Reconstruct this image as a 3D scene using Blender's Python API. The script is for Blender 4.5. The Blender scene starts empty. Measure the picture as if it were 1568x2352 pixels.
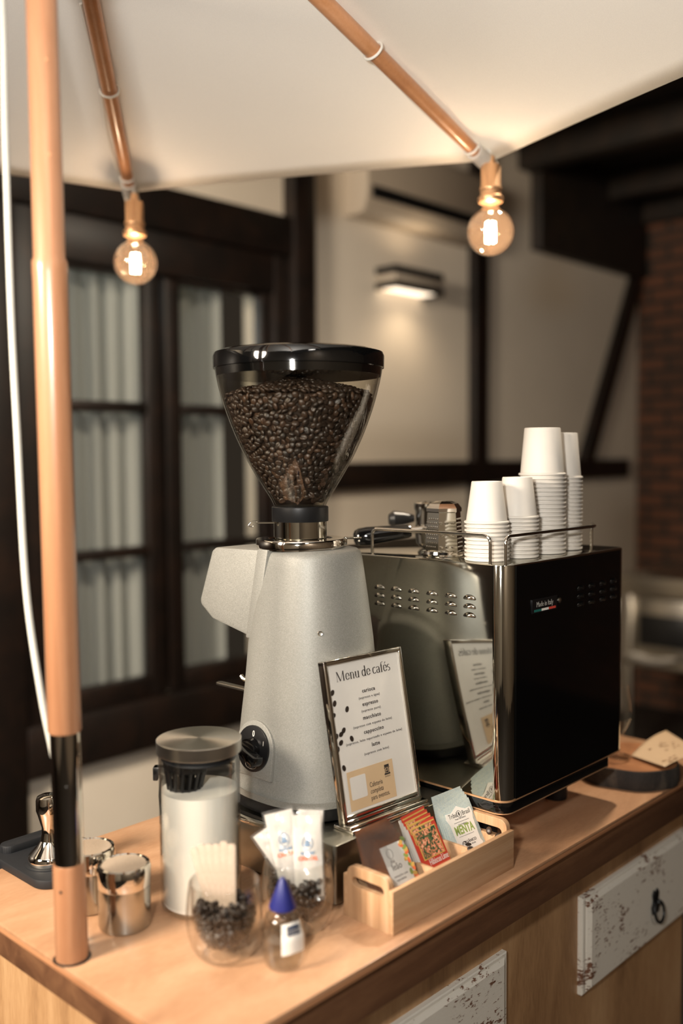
import bpy, bmesh, math, random
from mathutils import Vector, Matrix, noise
random.seed(7)
PI = math.pi
S = bpy.context.scene
COL = S.collection

# ------------------------------------------------------------------ camera
cam_d = bpy.data.cameras.new('camera')
cam = bpy.data.objects.new('camera', cam_d)
COL.objects.link(cam)
yaw, pit, rol = 0.755754423, 0.0572259494, -0.00690830570
F = Vector((math.cos(yaw)*math.cos(pit), math.sin(yaw)*math.cos(pit), -math.sin(pit)))
R0 = Vector((math.sin(yaw), -math.cos(yaw), 0))
U0 = R0.cross(F)
RR = math.cos(rol)*R0 + math.sin(rol)*U0
UU = -math.sin(rol)*R0 + math.cos(rol)*U0
m = Matrix((RR, UU, -F)).transposed().to_4x4()
m.translation = Vector((0, 0, 1.472))
cam.matrix_world = m
cam_d.sensor_fit = 'AUTO'
cam_d.sensor_width = 36
cam_d.lens = 2209.82/2352*36
cam_d.clip_start = 0.05
cam_d.dof.use_dof = True
cam_d.dof.focus_distance = 1.37
cam_d.dof.aperture_fstop = 1.5
S.camera = cam

# ------------------------------------------------------------------ view, world, large lights
S.view_settings.view_transform = 'Standard'
S.view_settings.look = 'None'
S.view_settings.gamma = 1
S.view_settings.use_curve_mapping = False
S.view_settings.exposure = 0.0
try:
    S.cycles.use_denoising = True
    S.cycles.max_bounces = 10
    S.cycles.transparent_max_bounces = 24
    S.cycles.sample_clamp_indirect = 4
except Exception:
    pass
w = bpy.data.worlds.new('world')
S.world = w
w.use_nodes = True
w.node_tree.nodes['Background'].inputs[0].default_value = (0.85, 0.68, 0.50, 1)
w.node_tree.nodes['Background'].inputs[1].default_value = 0.035

def lamp(name, kind, loc, power, color, size=0.1, target=None, spot=None, blend=0.5):
    d = bpy.data.lights.new(name, kind)
    d.energy = power
    d.color = color
    if kind == 'AREA':
        d.shape = 'DISK'
        d.size = size
    else:
        d.shadow_soft_size = size
    if spot:
        d.spot_size = spot
        d.spot_blend = blend
    o = bpy.data.objects.new(name, d)
    COL.objects.link(o)
    o.location = loc
    if target is not None:
        o.rotation_euler = (Vector(target) - Vector(loc)).to_track_quat('-Z', 'Y').to_euler()
    return o

lamp('camera_side_lamp', 'AREA', (-0.16, 0.12, 1.64), 27.5, (1.0, 0.97, 0.92), 0.10, (0.85, 0.8, 2.4))
lamp('back_wall_fill', 'AREA', (-1.2, 1.2, 2.2), 150, (1.0, 0.86, 0.70), 0.7, (2.6, 2.6, 1.3))  # added fill from the left that brightens the back wall, no fixture
lamp('front_wall_fill', 'AREA', (-0.4, -1.7, 2.8), 42, (1.0, 0.93, 0.84), 0.5, (-0.5, -2.5, 0.6))  # added fill on the wall behind the camera, for chrome to reflect
lamp('curtain_fill', 'AREA', (1.9, 3.25, 2.1), 3.6, (0.94, 1.0, 0.93), 0.5, (1.9, 2.7, 1.4))  # added fill behind the window, lifts the curtain brightness
lamp('ceiling_lamp_right', 'AREA', (1.95, 0.87, 2.75), 34, (1.0, 0.86, 0.68), 0.12, (1.5, 0.75, 0.9))

# ------------------------------------------------------------------ helpers
def lin(c):
    return tuple(((x/255)/12.92 if x/255 <= 0.04045 else ((x/255+0.055)/1.055)**2.4) for x in c)

class NT:
    def __init__(s, name):
        s.m = bpy.data.materials.new(name)
        s.m.use_nodes = True
        s.t = s.m.node_tree
        s.n = s.t.nodes
        s.b = s.n['Principled BSDF']
        s.out = s.n['Material Output']
    def add(s, typ, **kw):
        n = s.n.new(typ)
        for k, v in kw.items():
            setattr(n, k, v)
        return n
    def link(s, a, b):
        s.t.links.new(a, b)
    def coords(s, scale=(1, 1, 1), kind='Object', rot=(0, 0, 0)):
        tc = s.add('ShaderNodeTexCoord')
        mp = s.add('ShaderNodeMapping')
        mp.inputs['Scale'].default_value = scale
        mp.inputs['Rotation'].default_value = rot
        s.link(tc.outputs[kind], mp.inputs['Vector'])
        return mp.outputs['Vector']
    def noise(s, vec, scale, detail=4, rough=0.55, dist=0.0):
        n = s.add('ShaderNodeTexNoise')
        n.inputs['Scale'].default_value = scale
        n.inputs['Detail'].default_value = detail
        n.inputs['Roughness'].default_value = rough
        n.inputs['Distortion'].default_value = dist
        s.link(vec, n.inputs['Vector'])
        return n.outputs['Fac']
    def ramp(s, fac, stops):
        r = s.add('ShaderNodeValToRGB')
        e = r.color_ramp.elements
        while len(e) < len(stops):
            e.new(0.5)
        for el, (p, c) in zip(e, stops):
            el.position = p
            el.color = (*c, 1)
        s.link(fac, r.inputs['Fac'])
        return r.outputs['Color']
    def bump(s, h, strength=0.2, dist=0.002):
        b = s.add('ShaderNodeBump')
        b.inputs['Strength'].default_value = strength
        b.inputs['Distance'].default_value = dist
        s.link(h, b.inputs['Height'])
        s.link(b.outputs['Normal'], s.b.inputs['Normal'])

def simple(name, rgb, rough=0.5, metal=0.0, var=0.08, vscale=12, spec=0.5, coat=0.0, aniso=0.0):
    """plain surface with a little procedural variation"""
    t = NT(name)
    c = lin(rgb)
    f = t.noise(t.coords(), vscale)
    t.link(t.ramp(f, [(0.3, tuple(x*(1-var) for x in c)), (0.7, tuple(min(1, x*(1+var)) for x in c))]), t.b.inputs['Base Color'])
    t.b.inputs['Roughness'].default_value = rough
    t.b.inputs['Metallic'].default_value = metal
    t.b.inputs['Specular IOR Level'].default_value = spec
    t.b.inputs['Coat Weight'].default_value = coat
    t.b.inputs['Coat Roughness'].default_value = 0.05
    t.b.inputs['Anisotropic'].default_value = aniso
    return t.m

def wood(name, dark, mid, light, scale=(1.2, 14, 14), nscale=3.0, rough=0.5, bump=0.08, rot=(0, 0, 0), fine=60, coat=0.0):
    t = NT(name)
    v = t.coords(scale, rot=rot)
    a = t.noise(v, nscale, 6, 0.6, 0.6)
    b = t.noise(v, fine, 3, 0.6)
    mx = t.add('ShaderNodeMath', operation='MULTIPLY_ADD')
    mx.inputs[1].default_value = 0.28
    t.link(b, mx.inputs[0])
    sub = t.add('ShaderNodeMath', operation='SUBTRACT')
    sub.inputs[1].default_value = 0.14
    t.link(a, sub.inputs[0])
    t.link(sub.outputs[0], mx.inputs[2])
    t.link(t.ramp(mx.outputs[0], [(0.3, lin(dark)), (0.5, lin(mid)), (0.68, lin(light))]), t.b.inputs['Base Color'])
    t.b.inputs['Roughness'].default_value = rough
    t.b.inputs['Coat Weight'].default_value = coat
    t.b.inputs['Coat Roughness'].default_value = 0.15
    t.bump(mx.outputs[0], bump, 0.002)
    return t.m

def thin_glass(name, tint=(1, 1, 1), ior=1.45, rough=0.0, gain=1.0, haze=0.0, hazec=(1, 1, 1)):
    t = NT(name)
    t.n.remove(t.b)
    tr = t.add('ShaderNodeBsdfTransparent')
    tr.inputs[0].default_value = (*tint, 1)
    gl = t.add('ShaderNodeBsdfGlossy')
    gl.inputs['Roughness'].default_value = rough
    lw = t.add('ShaderNodeLayerWeight')
    lw.inputs['Blend'].default_value = 0.5
    pw = t.add('ShaderNodeMath', operation='POWER')
    pw.inputs[1].default_value = 3.4
    t.link(lw.outputs['Facing'], pw.inputs[0])
    f0 = ((ior-1)/(ior+1))**2
    g = t.add('ShaderNodeMath', operation='MULTIPLY_ADD')
    g.inputs[1].default_value = (1-f0)*gain*0.8
    g.inputs[2].default_value = f0*gain
    g.use_clamp = True
    t.link(pw.outputs[0], g.inputs[0])
    mix = t.add('ShaderNodeMixShader')
    t.link(g.outputs[0], mix.inputs[0])
    first = tr.outputs[0]
    if haze > 0:
        df = t.add('ShaderNodeBsdfDiffuse')
        df.inputs[0].default_value = (*hazec, 1)
        tl = t.add('ShaderNodeBsdfTranslucent')
        tl.inputs[0].default_value = (*hazec, 1)
        a = t.add('ShaderNodeAddShader')
        hm = t.add('ShaderNodeMixShader')
        hm2 = t.add('ShaderNodeMixShader')
        hm2.inputs[0].default_value = 0.5
        t.link(df.outputs[0], hm2.inputs[1])
        t.link(tl.outputs[0], hm2.inputs[2])
        hm.inputs[0].default_value = haze
        t.link(tr.outputs[0], hm.inputs[1])
        t.link(hm2.outputs[0], hm.inputs[2])
        first = hm.outputs[0]
    t.link(first, mix.inputs[1])
    t.link(gl.outputs[0], mix.inputs[2])
    t.link(mix.outputs[0], t.out.inputs['Surface'])
    return t.m

def cloth(name, rgb, trans=0.35, weave=900):
    t = NT(name)
    c = lin(rgb)
    f = t.noise(t.coords(), weave, 2)
    col = t.ramp(f, [(0.3, tuple(x*0.93 for x in c)), (0.7, c)])
    t.link(col, t.b.inputs['Base Color'])
    t.b.inputs['Roughness'].default_value = 0.85
    t.b.inputs['Specular IOR Level'].default_value = 0.25
    tl = t.add('ShaderNodeBsdfTranslucent')
    t.link(col, tl.inputs[0])
    mx = t.add('ShaderNodeMixShader')
    mx.inputs[0].default_value = trans
    t.link(t.b.outputs[0], mx.inputs[1])
    t.link(tl.outputs[0], mx.inputs[2])
    t.link(mx.outputs[0], t.out.inputs['Surface'])
    return t.m

def glow(name, rgb, strength):
    t = NT(name)
    t.b.inputs['Base Color'].default_value = (*rgb, 1)
    t.b.inputs['Emission Color'].default_value = (*rgb, 1)
    t.b.inputs['Emission Strength'].default_value = strength
    return t.m

class MB:
    """collects geometry for ONE mesh object"""
    def __init__(s):
        s.v = []; s.f = []; s.mi = []; s.M = Matrix.Identity(4); s.mat = 0
    def put(s, verts, faces):
        o = len(s.v)
        s.v += [tuple(s.M @ Vector(p)) for p in verts]
        s.f += [tuple(i+o for i in f) for f in faces]
        s.mi += [s.mat]*len(faces)
        return s
    def box(s, lo, hi, bev=0.0, seg=2):
        lo = Vector(lo); hi = Vector(hi)
        bm = bmesh.new()
        bmesh.ops.create_cube(bm, size=1)
        sz = hi-lo; c = (hi+lo)/2
        for v in bm.verts:
            v.co = Vector((v.co.x*sz.x, v.co.y*sz.y, v.co.z*sz.z)) + c
        if bev > 0:
            bmesh.ops.bevel(bm, geom=bm.edges[:], offset=min(bev, min(sz)*0.49), segments=seg, profile=0.5, affect='EDGES')
        s.frombm(bm)
        return s
    def frombm(s, bm):
        bm.verts.ensure_lookup_table()
        bm.verts.index_update()
        s.put([v.co[:] for v in bm.verts], [[v.index for v in f.verts] for f in bm.faces])
        bm.free()
        return s
    def lathe(s, prof, seg=48, n=2.0, sx=1.0, sy=1.0, cap0=True, cap1=True):
        """prof: list of (r, z); n: superellipse exponent of the section"""
        vs = []; fs = []
        for r, z in prof:
            for k in range(seg):
                a = 2*PI*k/seg
                ca, sa = math.cos(a), math.sin(a)
                q = (abs(ca)**n + abs(sa)**n)**(-1/n)
                vs.append((r*sx*q*ca, r*sy*q*sa, z))
        for i in range(len(prof)-1):
            for k in range(seg):
                k2 = (k+1) % seg
                fs.append((i*seg+k, i*seg+k2, (i+1)*seg+k2, (i+1)*seg+k))
        if cap0 and prof[0][0] > 1e-6:
            fs.append(tuple(range(seg-1, -1, -1)))
        if cap1 and prof[-1][0] > 1e-6:
            fs.append(tuple(range((len(prof)-1)*seg, len(prof)*seg)))
        return s.put(vs, fs)
    def tube(s, pts, r, seg=10, closed=False, cap=True, flat=1.0):
        pts = [Vector(p) for p in pts]
        n = len(pts)
        rs = r if isinstance(r, (list, tuple)) else [r]*n
        vs = []; fs = []
        up = None
        for i, p in enumerate(pts):
            if closed:
                t = pts[(i+1) % n]-pts[i-1]
            else:
                t = pts[min(i+1, n-1)]-pts[max(i-1, 0)]
            t.normalize()
            if up is None:
                up = Vector((0, 0, 1)) if abs(t.z) < 0.9 else Vector((1, 0, 0))
            a = t.cross(up)
            if a.length < 1e-6:
                a = t.cross(Vector((0, 1, 0)))
            a.normalize()
            b = a.cross(t).normalized()
            up = b
            for k in range(seg):
                th = 2*PI*k/seg
                vs.append(p + a*(rs[i]*math.cos(th)) + b*(rs[i]*flat*math.sin(th)))
        m_ = n if closed else n-1
        for i in range(m_):
            j = (i+1) % n
            for k in range(seg):
                k2 = (k+1) % seg
                fs.append((i*seg+k, i*seg+k2, j*seg+k2, j*seg+k))
        if cap and not closed:
            fs.append(tuple(range(seg-1, -1, -1)))
            fs.append(tuple(range((n-1)*seg, n*seg)))
        return s.put(vs, fs)
    def prism(s, poly, z0, z1, bev=0.0):
        """poly in local xy, extruded along z"""
        bm = bmesh.new()
        vs = [bm.verts.new((x, y, z0)) for x, y in poly]
        f = bm.faces.new(vs)
        r = bmesh.ops.extrude_face_region(bm, geom=[f])
        bmesh.ops.translate(bm, vec=(0, 0, z1-z0), verts=[e for e in r['geom'] if isinstance(e, bmesh.types.BMVert)])
        bmesh.ops.recalc_face_normals(bm, faces=bm.faces[:])
        if bev > 0:
            bmesh.ops.bevel(bm, geom=bm.edges[:], offset=bev, segments=2, profile=0.5, affect='EDGES')
        return s.frombm(bm)
    def grid(s, fn, nu, nv):
        vs = [fn(i/nu, j/nv) for i in range(nu+1) for j in range(nv+1)]
        fs = [(i*(nv+1)+j, (i+1)*(nv+1)+j, (i+1)*(nv+1)+j+1, i*(nv+1)+j+1) for i in range(nu) for j in range(nv)]
        return s.put(vs, fs)
    def ball(s, c, r, u=16, v=10):
        rx, ry, rz = r if isinstance(r, (tuple, list)) else (r, r, r)
        prof = []
        vs = [(c[0], c[1], c[2]-rz)]; fs = []
        for j in range(1, v):
            th = -PI/2+PI*j/v
            for k in range(u):
                a = 2*PI*k/u
                vs.append((c[0]+rx*math.cos(th)*math.cos(a), c[1]+ry*math.cos(th)*math.sin(a), c[2]+rz*math.sin(th)))
        vs.append((c[0], c[1], c[2]+rz))
        for k in range(u):
            fs.append((0, 1+(k+1) % u, 1+k))
        for j in range(v-2):
            for k in range(u):
                k2 = (k+1) % u
                fs.append((1+j*u+k, 1+j*u+k2, 1+(j+1)*u+k2, 1+(j+1)*u+k))
        e = len(vs)-1
        for k in range(u):
            fs.append((e, 1+(v-2)*u+k, 1+(v-2)*u+(k+1) % u))
        return s.put(vs, fs)
    def text(s, body, size, x, y, z=0, sx=1.0, ext=0.00012, align='CENTER', spacing=1.0, bold=0.0, shear=0.0):
        cu = bpy.data.curves.new('lettering', 'FONT')
        cu.body = body; cu.size = size; cu.align_x = align; cu.extrude = ext
        cu.space_character = spacing; cu.offset = bold; cu.shear = shear
        cu.resolution_u = 3
        o = bpy.data.objects.new('lettering', cu)
        COL.objects.link(o)
        dg = bpy.context.evaluated_depsgraph_get()
        me = bpy.data.meshes.new_from_object(o.evaluated_get(dg))
        s.put([(v.co.x*sx+x, v.co.y+y, v.co.z+z) for v in me.vertices], [tuple(p.vertices) for p in me.polygons])
        bpy.data.objects.remove(o); bpy.data.curves.remove(cu); bpy.data.meshes.remove(me)
        return s
    def flat(s, poly, z, h=0.0002):
        n = len(poly)
        vs = [(x, y, z) for x, y in poly]+[(x, y, z+h) for x, y in poly]
        fs = [tuple(range(n-1, -1, -1)), tuple(range(n, 2*n))]+[(i, (i+1) % n, n+(i+1) % n, n+i) for i in range(n)]
        return s.put(vs, fs)
    def rect(s, x0, y0, x1, y1, z, h=0.0002):
        return s.flat([(x0, y0), (x1, y0), (x1, y1), (x0, y1)], z, h)
    def disc(s, x, y, rx, ry, z, h=0.0002, rot=0, n=20):
        c, q = math.cos(rot), math.sin(rot)
        return s.flat([(x+rx*math.cos(2*PI*k/n)*c-ry*math.sin(2*PI*k/n)*q, y+rx*math.cos(2*PI*k/n)*q+ry*math.sin(2*PI*k/n)*c) for k in range(n)], z, h)
    def build(s, name, mats, parent=None, smooth=40, solid=0.0):
        me = bpy.data.meshes.new(name)
        me.from_pydata(s.v, [], s.f)
        for mt in (mats if isinstance(mats, (list, tuple)) else [mats]):
            me.materials.append(mt)
        me.polygons.foreach_set('material_index', s.mi)
        bm = bmesh.new(); bm.from_mesh(me)
        bmesh.ops.recalc_face_normals(bm, faces=bm.faces[:])
        bm.to_mesh(me); bm.free()
        if smooth:
            me.shade_smooth()
            me.set_sharp_from_angle(angle=math.radians(smooth))
        me.update()
        o = bpy.data.objects.new(name, me)
        COL.objects.link(o)
        if parent is not None:
            o.parent = parent
        if solid:
            md = o.modifiers.new('thickness', 'SOLIDIFY')
            md.thickness = solid
            md.offset = 0
        return o

def tag(o, label, cat, group=None, kind=None):
    if label: o['label'] = label
    if cat: o['category'] = cat
    if group: o['group'] = group
    if kind: o['kind'] = kind
    return o

def thing(name, label, cat, loc=(0, 0, 0), rot=(0, 0, 0), group=None):
    o = bpy.data.objects.new(name, None)
    o.empty_display_size = 0.03
    COL.objects.link(o)
    o.location = loc
    o.rotation_euler = rot
    return tag(o, label, cat, group)

def copy_tree(o, parent=None):
    c = o.copy()
    COL.objects.link(c)
    c.parent = parent
    for ch in list(o.children):
        copy_tree(ch, c)
    return c

def T(x=0, y=0, z=0): return Matrix.Translation((x, y, z))
def RX(a): return Matrix.Rotation(a, 4, 'X')
def RY(a): return Matrix.Rotation(a, 4, 'Y')
def RZ(a): return Matrix.Rotation(a, 4, 'Z')
def structure(o):
    o['kind'] = 'structure'
    return o
def arc(cx, cy, r, a0, a1, n):
    return [(cx+r*math.cos(math.radians(a0+(a1-a0)*i/n)), cy+r*math.sin(math.radians(a0+(a1-a0)*i/n))) for i in range(n+1)]
def rrect(x0, y0, x1, y1, r, n=5):
    return arc(x1-r, y1-r, r, 0, 90, n)+arc(x0+r, y1-r, r, 90, 180, n)+arc(x0+r, y0+r, r, 180, 270, n)+arc(x1-r, y0+r, r, 270, 360, n)
def stackrings(rings):
    n = len(rings[0]); vs = [p for r in rings for p in r]; fs = []
    for i in range(len(rings)-1):
        for k in range(n):
            fs.append((i*n+k, i*n+(k+1) % n, (i+1)*n+(k+1) % n, (i+1)*n+k))
    fs.append(tuple(range(n-1, -1, -1))); fs.append(tuple(range((len(rings)-1)*n, len(rings)*n)))
    return vs, fs
def smoothpath(pts, n=8):
    """Catmull-Rom through points"""
    P = [Vector(p) for p in pts]
    P = [P[0]*2-P[1]]+P+[P[-1]*2-P[-2]]
    out = []
    for i in range(1, len(P)-2):
        for k in range(n):
            t = k/n
            a, b, c, d = P[i-1], P[i], P[i+1], P[i+2]
            out.append(0.5*((2*b)+(c-a)*t+(2*a-5*b+4*c-d)*t*t+(3*b-a-3*c+d)*t**3))
    out.append(P[-2])
    return out

# ------------------------------------------------------------------ materials
M = {}
M['ply'] = wood('plywood_top', (150, 109, 79), (172, 131, 98), (186, 146, 113), (1.2, 4.5, 4.5), 2.6, 0.42, 0.05, coat=0.15)
M['ply_edge'] = wood('plywood_edge', (138, 92, 60), (166, 116, 80), (182, 132, 94), (0.8, 3, 160), 2.0, 0.55, 0.1)
M['ply_front'] = wood('plywood_front', (140, 104, 70), (172, 133, 93), (190, 152, 111), (5, 5, 0.8), 2.2, 0.5, 0.06, coat=0.1)
M['bamboo'] = wood('bamboo', (164, 126, 92), (180, 142, 106), (192, 156, 122), (0.9, 30, 30), 3.0, 0.45, 0.04)
M['bamboo_end'] = wood('bamboo_upright', (164, 126, 92), (180, 142, 106), (192, 156, 122), (30, 30, 0.9), 3.0, 0.45, 0.04)
M['pole'] = wood('pole_wood', (146, 100, 70), (160, 113, 81), (172, 126, 94), (22, 22, 0.8), 2.6, 0.33, 0.03, coat=0.35)
M['rib'] = wood('rib_wood', (176, 120, 80), (194, 136, 92), (206, 148, 106), (3, 3, 3), 2.6, 0.35, 0.03, coat=0.3)
M['timber'] = wood('dark_timber', (13, 8, 5), (22, 13, 8), (32, 19, 11), (3, 3, 3), 3.0, 0.45, 0.2)
M['timber2'] = wood('dark_ceiling_timber', (20, 15, 10), (30, 22, 14), (40, 28, 18), (3, 3, 3), 3.0, 0.6, 0.2)
M['plaster'] = simple('white_plaster', (222, 210, 192), 0.85, var=0.04, vscale=3)
M['panel'] = wood('brown_wall_panel', (120, 106, 92), (138, 124, 108), (152, 138, 122), (5, 5, 0.7), 2.0, 0.5, 0.1)
M['floor'] = simple('dark_floor', (38, 31, 26), 0.6, var=0.2, vscale=5)
M['canopy'] = cloth('canopy_fabric', (242, 238, 232), 0.30)
M['pocket'] = cloth('pocket_fabric', (220, 214, 204), 0.1)
M['chrome'] = simple('chrome', (226, 222, 214), 0.06, 1.0, var=0.01)
M['steel'] = simple('brushed_steel', (190, 184, 172), 0.28, 1.0, var=0.03, vscale=200)
M['steel_mirror'] = simple('polished_steel', (196, 194, 184), 0.07, 1.0, var=0.02)
M['steel_dark'] = simple('satin_dark_steel', (150, 148, 138), 0.3, 1.0, var=0.05, vscale=60)
M['meshsteel'] = simple('steel_mesh', (190, 172, 152), 0.65, 0.5, var=0.12, vscale=700)
M['shaker'] = simple('satin_steel', (186, 184, 176), 0.2, 1.0, var=0.03)
M['brass'] = simple('brass', (224, 176, 132), 0.38, 0.75, var=0.05)
M['blackgloss'] = simple('black_gloss', (9, 9, 9), 0.07, 0.0, var=0.1, coat=0.4)
M['blackpanel'] = simple('black_enamel', (7, 7, 7), 0.08, 0.0, var=0.1, spec=0.4)
M['black'] = simple('black_plastic', (17, 17, 18), 0.35, 0.0, var=0.1)
M['rubber'] = simple('black_rubber', (20, 22, 26), 0.6, 0.0, var=0.1, vscale=80)
M['cable'] = simple('white_rubber', (186, 184, 174), 0.5, var=0.02)
M['apron'] = wood('brown_apron_board', (78, 50, 32), (98, 66, 44), (114, 80, 54), (1.0, 8, 8), 2.6, 0.5, 0.06)
M['white'] = simple('white_plastic', (226, 222, 212), 0.4, var=0.02)
M['cup'] = simple('white_card', (198, 192, 183), 0.6, var=0.015, vscale=40)
M['paper'] = simple('white_paper', (206, 201, 193), 0.5, var=0.02, vscale=30)
M['label'] = simple('white_label', (232, 228, 220), 0.5, var=0.02, vscale=30)
M['ink'] = simple('brown_black_ink', (40, 32, 28), 0.6)
M['inkgrey'] = simple('grey_ink', (110, 100, 92), 0.6)
M['tan'] = simple('tan_card', (196, 168, 132), 0.5, var=0.03)
M['milk'] = simple('milk', (240, 236, 226), 0.35, var=0.01)
M['glass'] = thin_glass('clear_glass', (0.97, 0.97, 0.96), 1.45)
M['glass_edge'] = thin_glass('clear_glass_wall', (0.97, 0.97, 0.96), 1.5, gain=1.4)
M['hopper'] = thin_glass('smoky_clear_plastic', (0.93, 0.92, 0.89), 1.5, 0.02, 1.1)
M['pane'] = thin_glass('window_glass', (0.95, 0.95, 0.94), 1.5)
M['amber'] = thin_glass('amber_bulb_glass', (1.0, 0.90, 0.76), 1.5, 0.0, 1.8, 0.035, (1.0, 0.68, 0.46))
M['wrap'] = thin_glass('clear_wrap', (0.98, 0.98, 0.98), 1.5, 0.14, 2.4, 0.02)
M['wrap_sugar'] = thin_glass('crinkled_clear_wrap', (0.97, 0.97, 0.97), 1.5, 0.16, 2.4, 0.10)
M['filament'] = glow('glowing_filament', (1.0, 0.88, 0.68), 60)
M['sconceglow'] = glow('sconce_diffuser', (1.0, 0.82, 0.62), 2.2)
M['curtain'] = cloth('sheer_curtain', (206, 209, 205), 0.3, 400)
M['red'] = simple('red_print', (196, 66, 48), 0.5, var=0.05)
M['green'] = simple('green_print', (140, 160, 84), 0.5)
M['brown'] = simple('brown_sachet', (142, 92, 62), 0.4, var=0.05)
M['orangeink'] = simple('orange_ink', (226, 112, 66), 0.5)
M['blueink'] = simple('blue_ink', (110, 140, 170), 0.5)
M['navy'] = simple('navy_cap', (34, 38, 104), 0.4, var=0.03)
M['navyink'] = simple('navy_ink', (52, 62, 84), 0.5)
M['stick'] = wood('pale_birch', (160, 142, 124), (176, 158, 140), (188, 172, 156), (3, 3, 3), 3, 0.6, 0.02)
M['gold'] = simple('gold_print', (214, 172, 92), 0.5)
M['bark'] = wood('bark', (22, 18, 15), (38, 32, 27), (70, 60, 50), (8, 8, 3), 4, 0.8, 0.8)
M['slice'] = wood('slice_wood', (130, 84, 52), (150, 100, 64), (168, 116, 76), (6, 6, 6), 2, 0.45, 0.05)
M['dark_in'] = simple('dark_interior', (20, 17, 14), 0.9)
M['flagG'] = simple('flag_green', (30, 96, 88), 0.5)
M['flagW'] = simple('flag_white', (222, 216, 206), 0.5)
M['flagR'] = simple('flag_red', (196, 70, 56), 0.5)
M['grey'] = simple('grey_letters', (150, 146, 138), 0.5)
M['acwhite'] = simple('white_casing', (184, 170, 152), 0.5, var=0.02)

# silver sparkling paint
t = NT('silver_metallic_paint')
f = t.noise(t.coords(), 1500, 2, 0.7)
t.link(t.ramp(f, [(0.32, lin((116, 116, 110))), (0.5, lin((134, 133, 127))), (0.70, lin((164, 163, 156)))]), t.b.inputs['Base Color'])
t.b.inputs['Metallic'].default_value = 0.35
t.b.inputs['Roughness'].default_value = 0.55
M['silver'] = t.m
# radially brushed lid
t = NT('spun_steel_lid')
t.b.inputs['Base Color'].default_value = (*lin((226, 222, 212)), 1)
t.b.inputs['Metallic'].default_value = 1
t.b.inputs['Roughness'].default_value = 0.30
t.b.inputs['Anisotropic'].default_value = 0.75
tg = t.add('ShaderNodeTangent', direction_type='RADIAL', axis='Z')
t.link(tg.outputs[0], t.b.inputs['Tangent'])
M['lid'] = t.m
# coffee beans
t = NT('roasted_coffee_bean')
oi = t.add('ShaderNodeObjectInfo')
f = t.noise(t.coords((1, 1, 1)), 70, 2)
ad = t.add('ShaderNodeMath', operation='MULTIPLY_ADD')
ad.inputs[1].default_value = 0.55
t.link(oi.outputs['Random'], ad.inputs[0])
mu = t.add('ShaderNodeMath', operation='MULTIPLY')
mu.inputs[1].default_value = 0.45
t.link(f, mu.inputs[0]); t.link(mu.outputs[0], ad.inputs[2])
t.link(t.ramp(ad.outputs[0], [(0.1, lin((28, 21, 16))), (0.5, lin((44, 33, 25))), (0.85, lin((70, 50, 36)))]), t.b.inputs['Base Color'])
t.b.inputs['Roughness'].default_value = 0.42
M['bean'] = t.m
# chipped white paint over brown wood
t = NT('distressed_white_paint')
v = t.coords((1, 1, 1))
a = t.noise(t.coords((4.5, 4.5, 6)), 2.0, 4, 0.6)
b = t.noise(t.coords((26, 26, 70)), 3.0, 4, 0.7)
mu = t.add('ShaderNodeMath', operation='MULTIPLY_ADD'); mu.inputs[1].default_value = 0.55
t.link(b, mu.inputs[0])
h = t.add('ShaderNodeMath', operation='MULTIPLY'); h.inputs[1].default_value = 0.6
t.link(a, h.inputs[0]); t.link(h.outputs[0], mu.inputs[2])
t.link(t.ramp(mu.outputs[0], [(0.0, lin((226, 220, 208))), (0.650, lin((218, 211, 198))), (0.672, lin((116, 78, 56))), (0.8, lin((92, 58, 40)))]), t.b.inputs['Base Color'])
t.b.inputs['Roughness'].default_value = 0.7
t.bump(mu.outputs[0], 0.25, 0.003)
M['distress'] = t.m
# brick
t = NT('dark_brick')
tc = t.add('ShaderNodeTexCoord')
sp = t.add('ShaderNodeSeparateXYZ'); cb = t.add('ShaderNodeCombineXYZ')
t.link(tc.outputs['Object'], sp.inputs[0])
t.link(sp.outputs['Y'], cb.inputs['X']); t.link(sp.outputs['Z'], cb.inputs['Y'])
br = t.add('ShaderNodeTexBrick')
br.inputs['Scale'].default_value = 1.0
br.inputs['Brick Width'].default_value = 0.22
br.inputs['Row Height'].default_value = 0.078
br.inputs['Mortar Size'].default_value = 0.014
br.inputs['Color1'].default_value = (*lin((104, 64, 42)), 1)
br.inputs['Color2'].default_value = (*lin((76, 50, 34)), 1)
br.inputs['Mortar'].default_value = (*lin((42, 36, 29)), 1)
t.link(cb.outputs[0], br.inputs['Vector'])
t.link(br.outputs['Color'], t.b.inputs['Base Color'])
t.b.inputs['Roughness'].default_value = 0.85
t.bump(br.outputs['Fac'], 0.5, 0.01)
M['brick'] = t.m
# printed botanical panel
def botanical(name, c0, c1, c2, c3, fine=150):
    t = NT(name)
    f = t.noise(t.coords((1, 1, 1)), fine, 3, 0.6, 1.5)
    t.link(t.ramp(f, [(0.40, lin(c0)), (0.47, lin(c1)), (0.54, lin(c2)), (0.62, lin(c3))]), t.b.inputs['Base Color'])
    t.b.inputs['Roughness'].default_value = 0.5
    return t.m
M['flowers'] = botanical('flower_print', (44, 72, 48), (96, 110, 70), (222, 120, 90), (232, 176, 140))
M['speckle'] = botanical('pale_blue_sachet', (170, 184, 184), (178, 192, 190), (186, 197, 193), (194, 200, 186), 420)

# ------------------------------------------------------------------ the room
YW = 2.60
b = MB()
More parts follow.
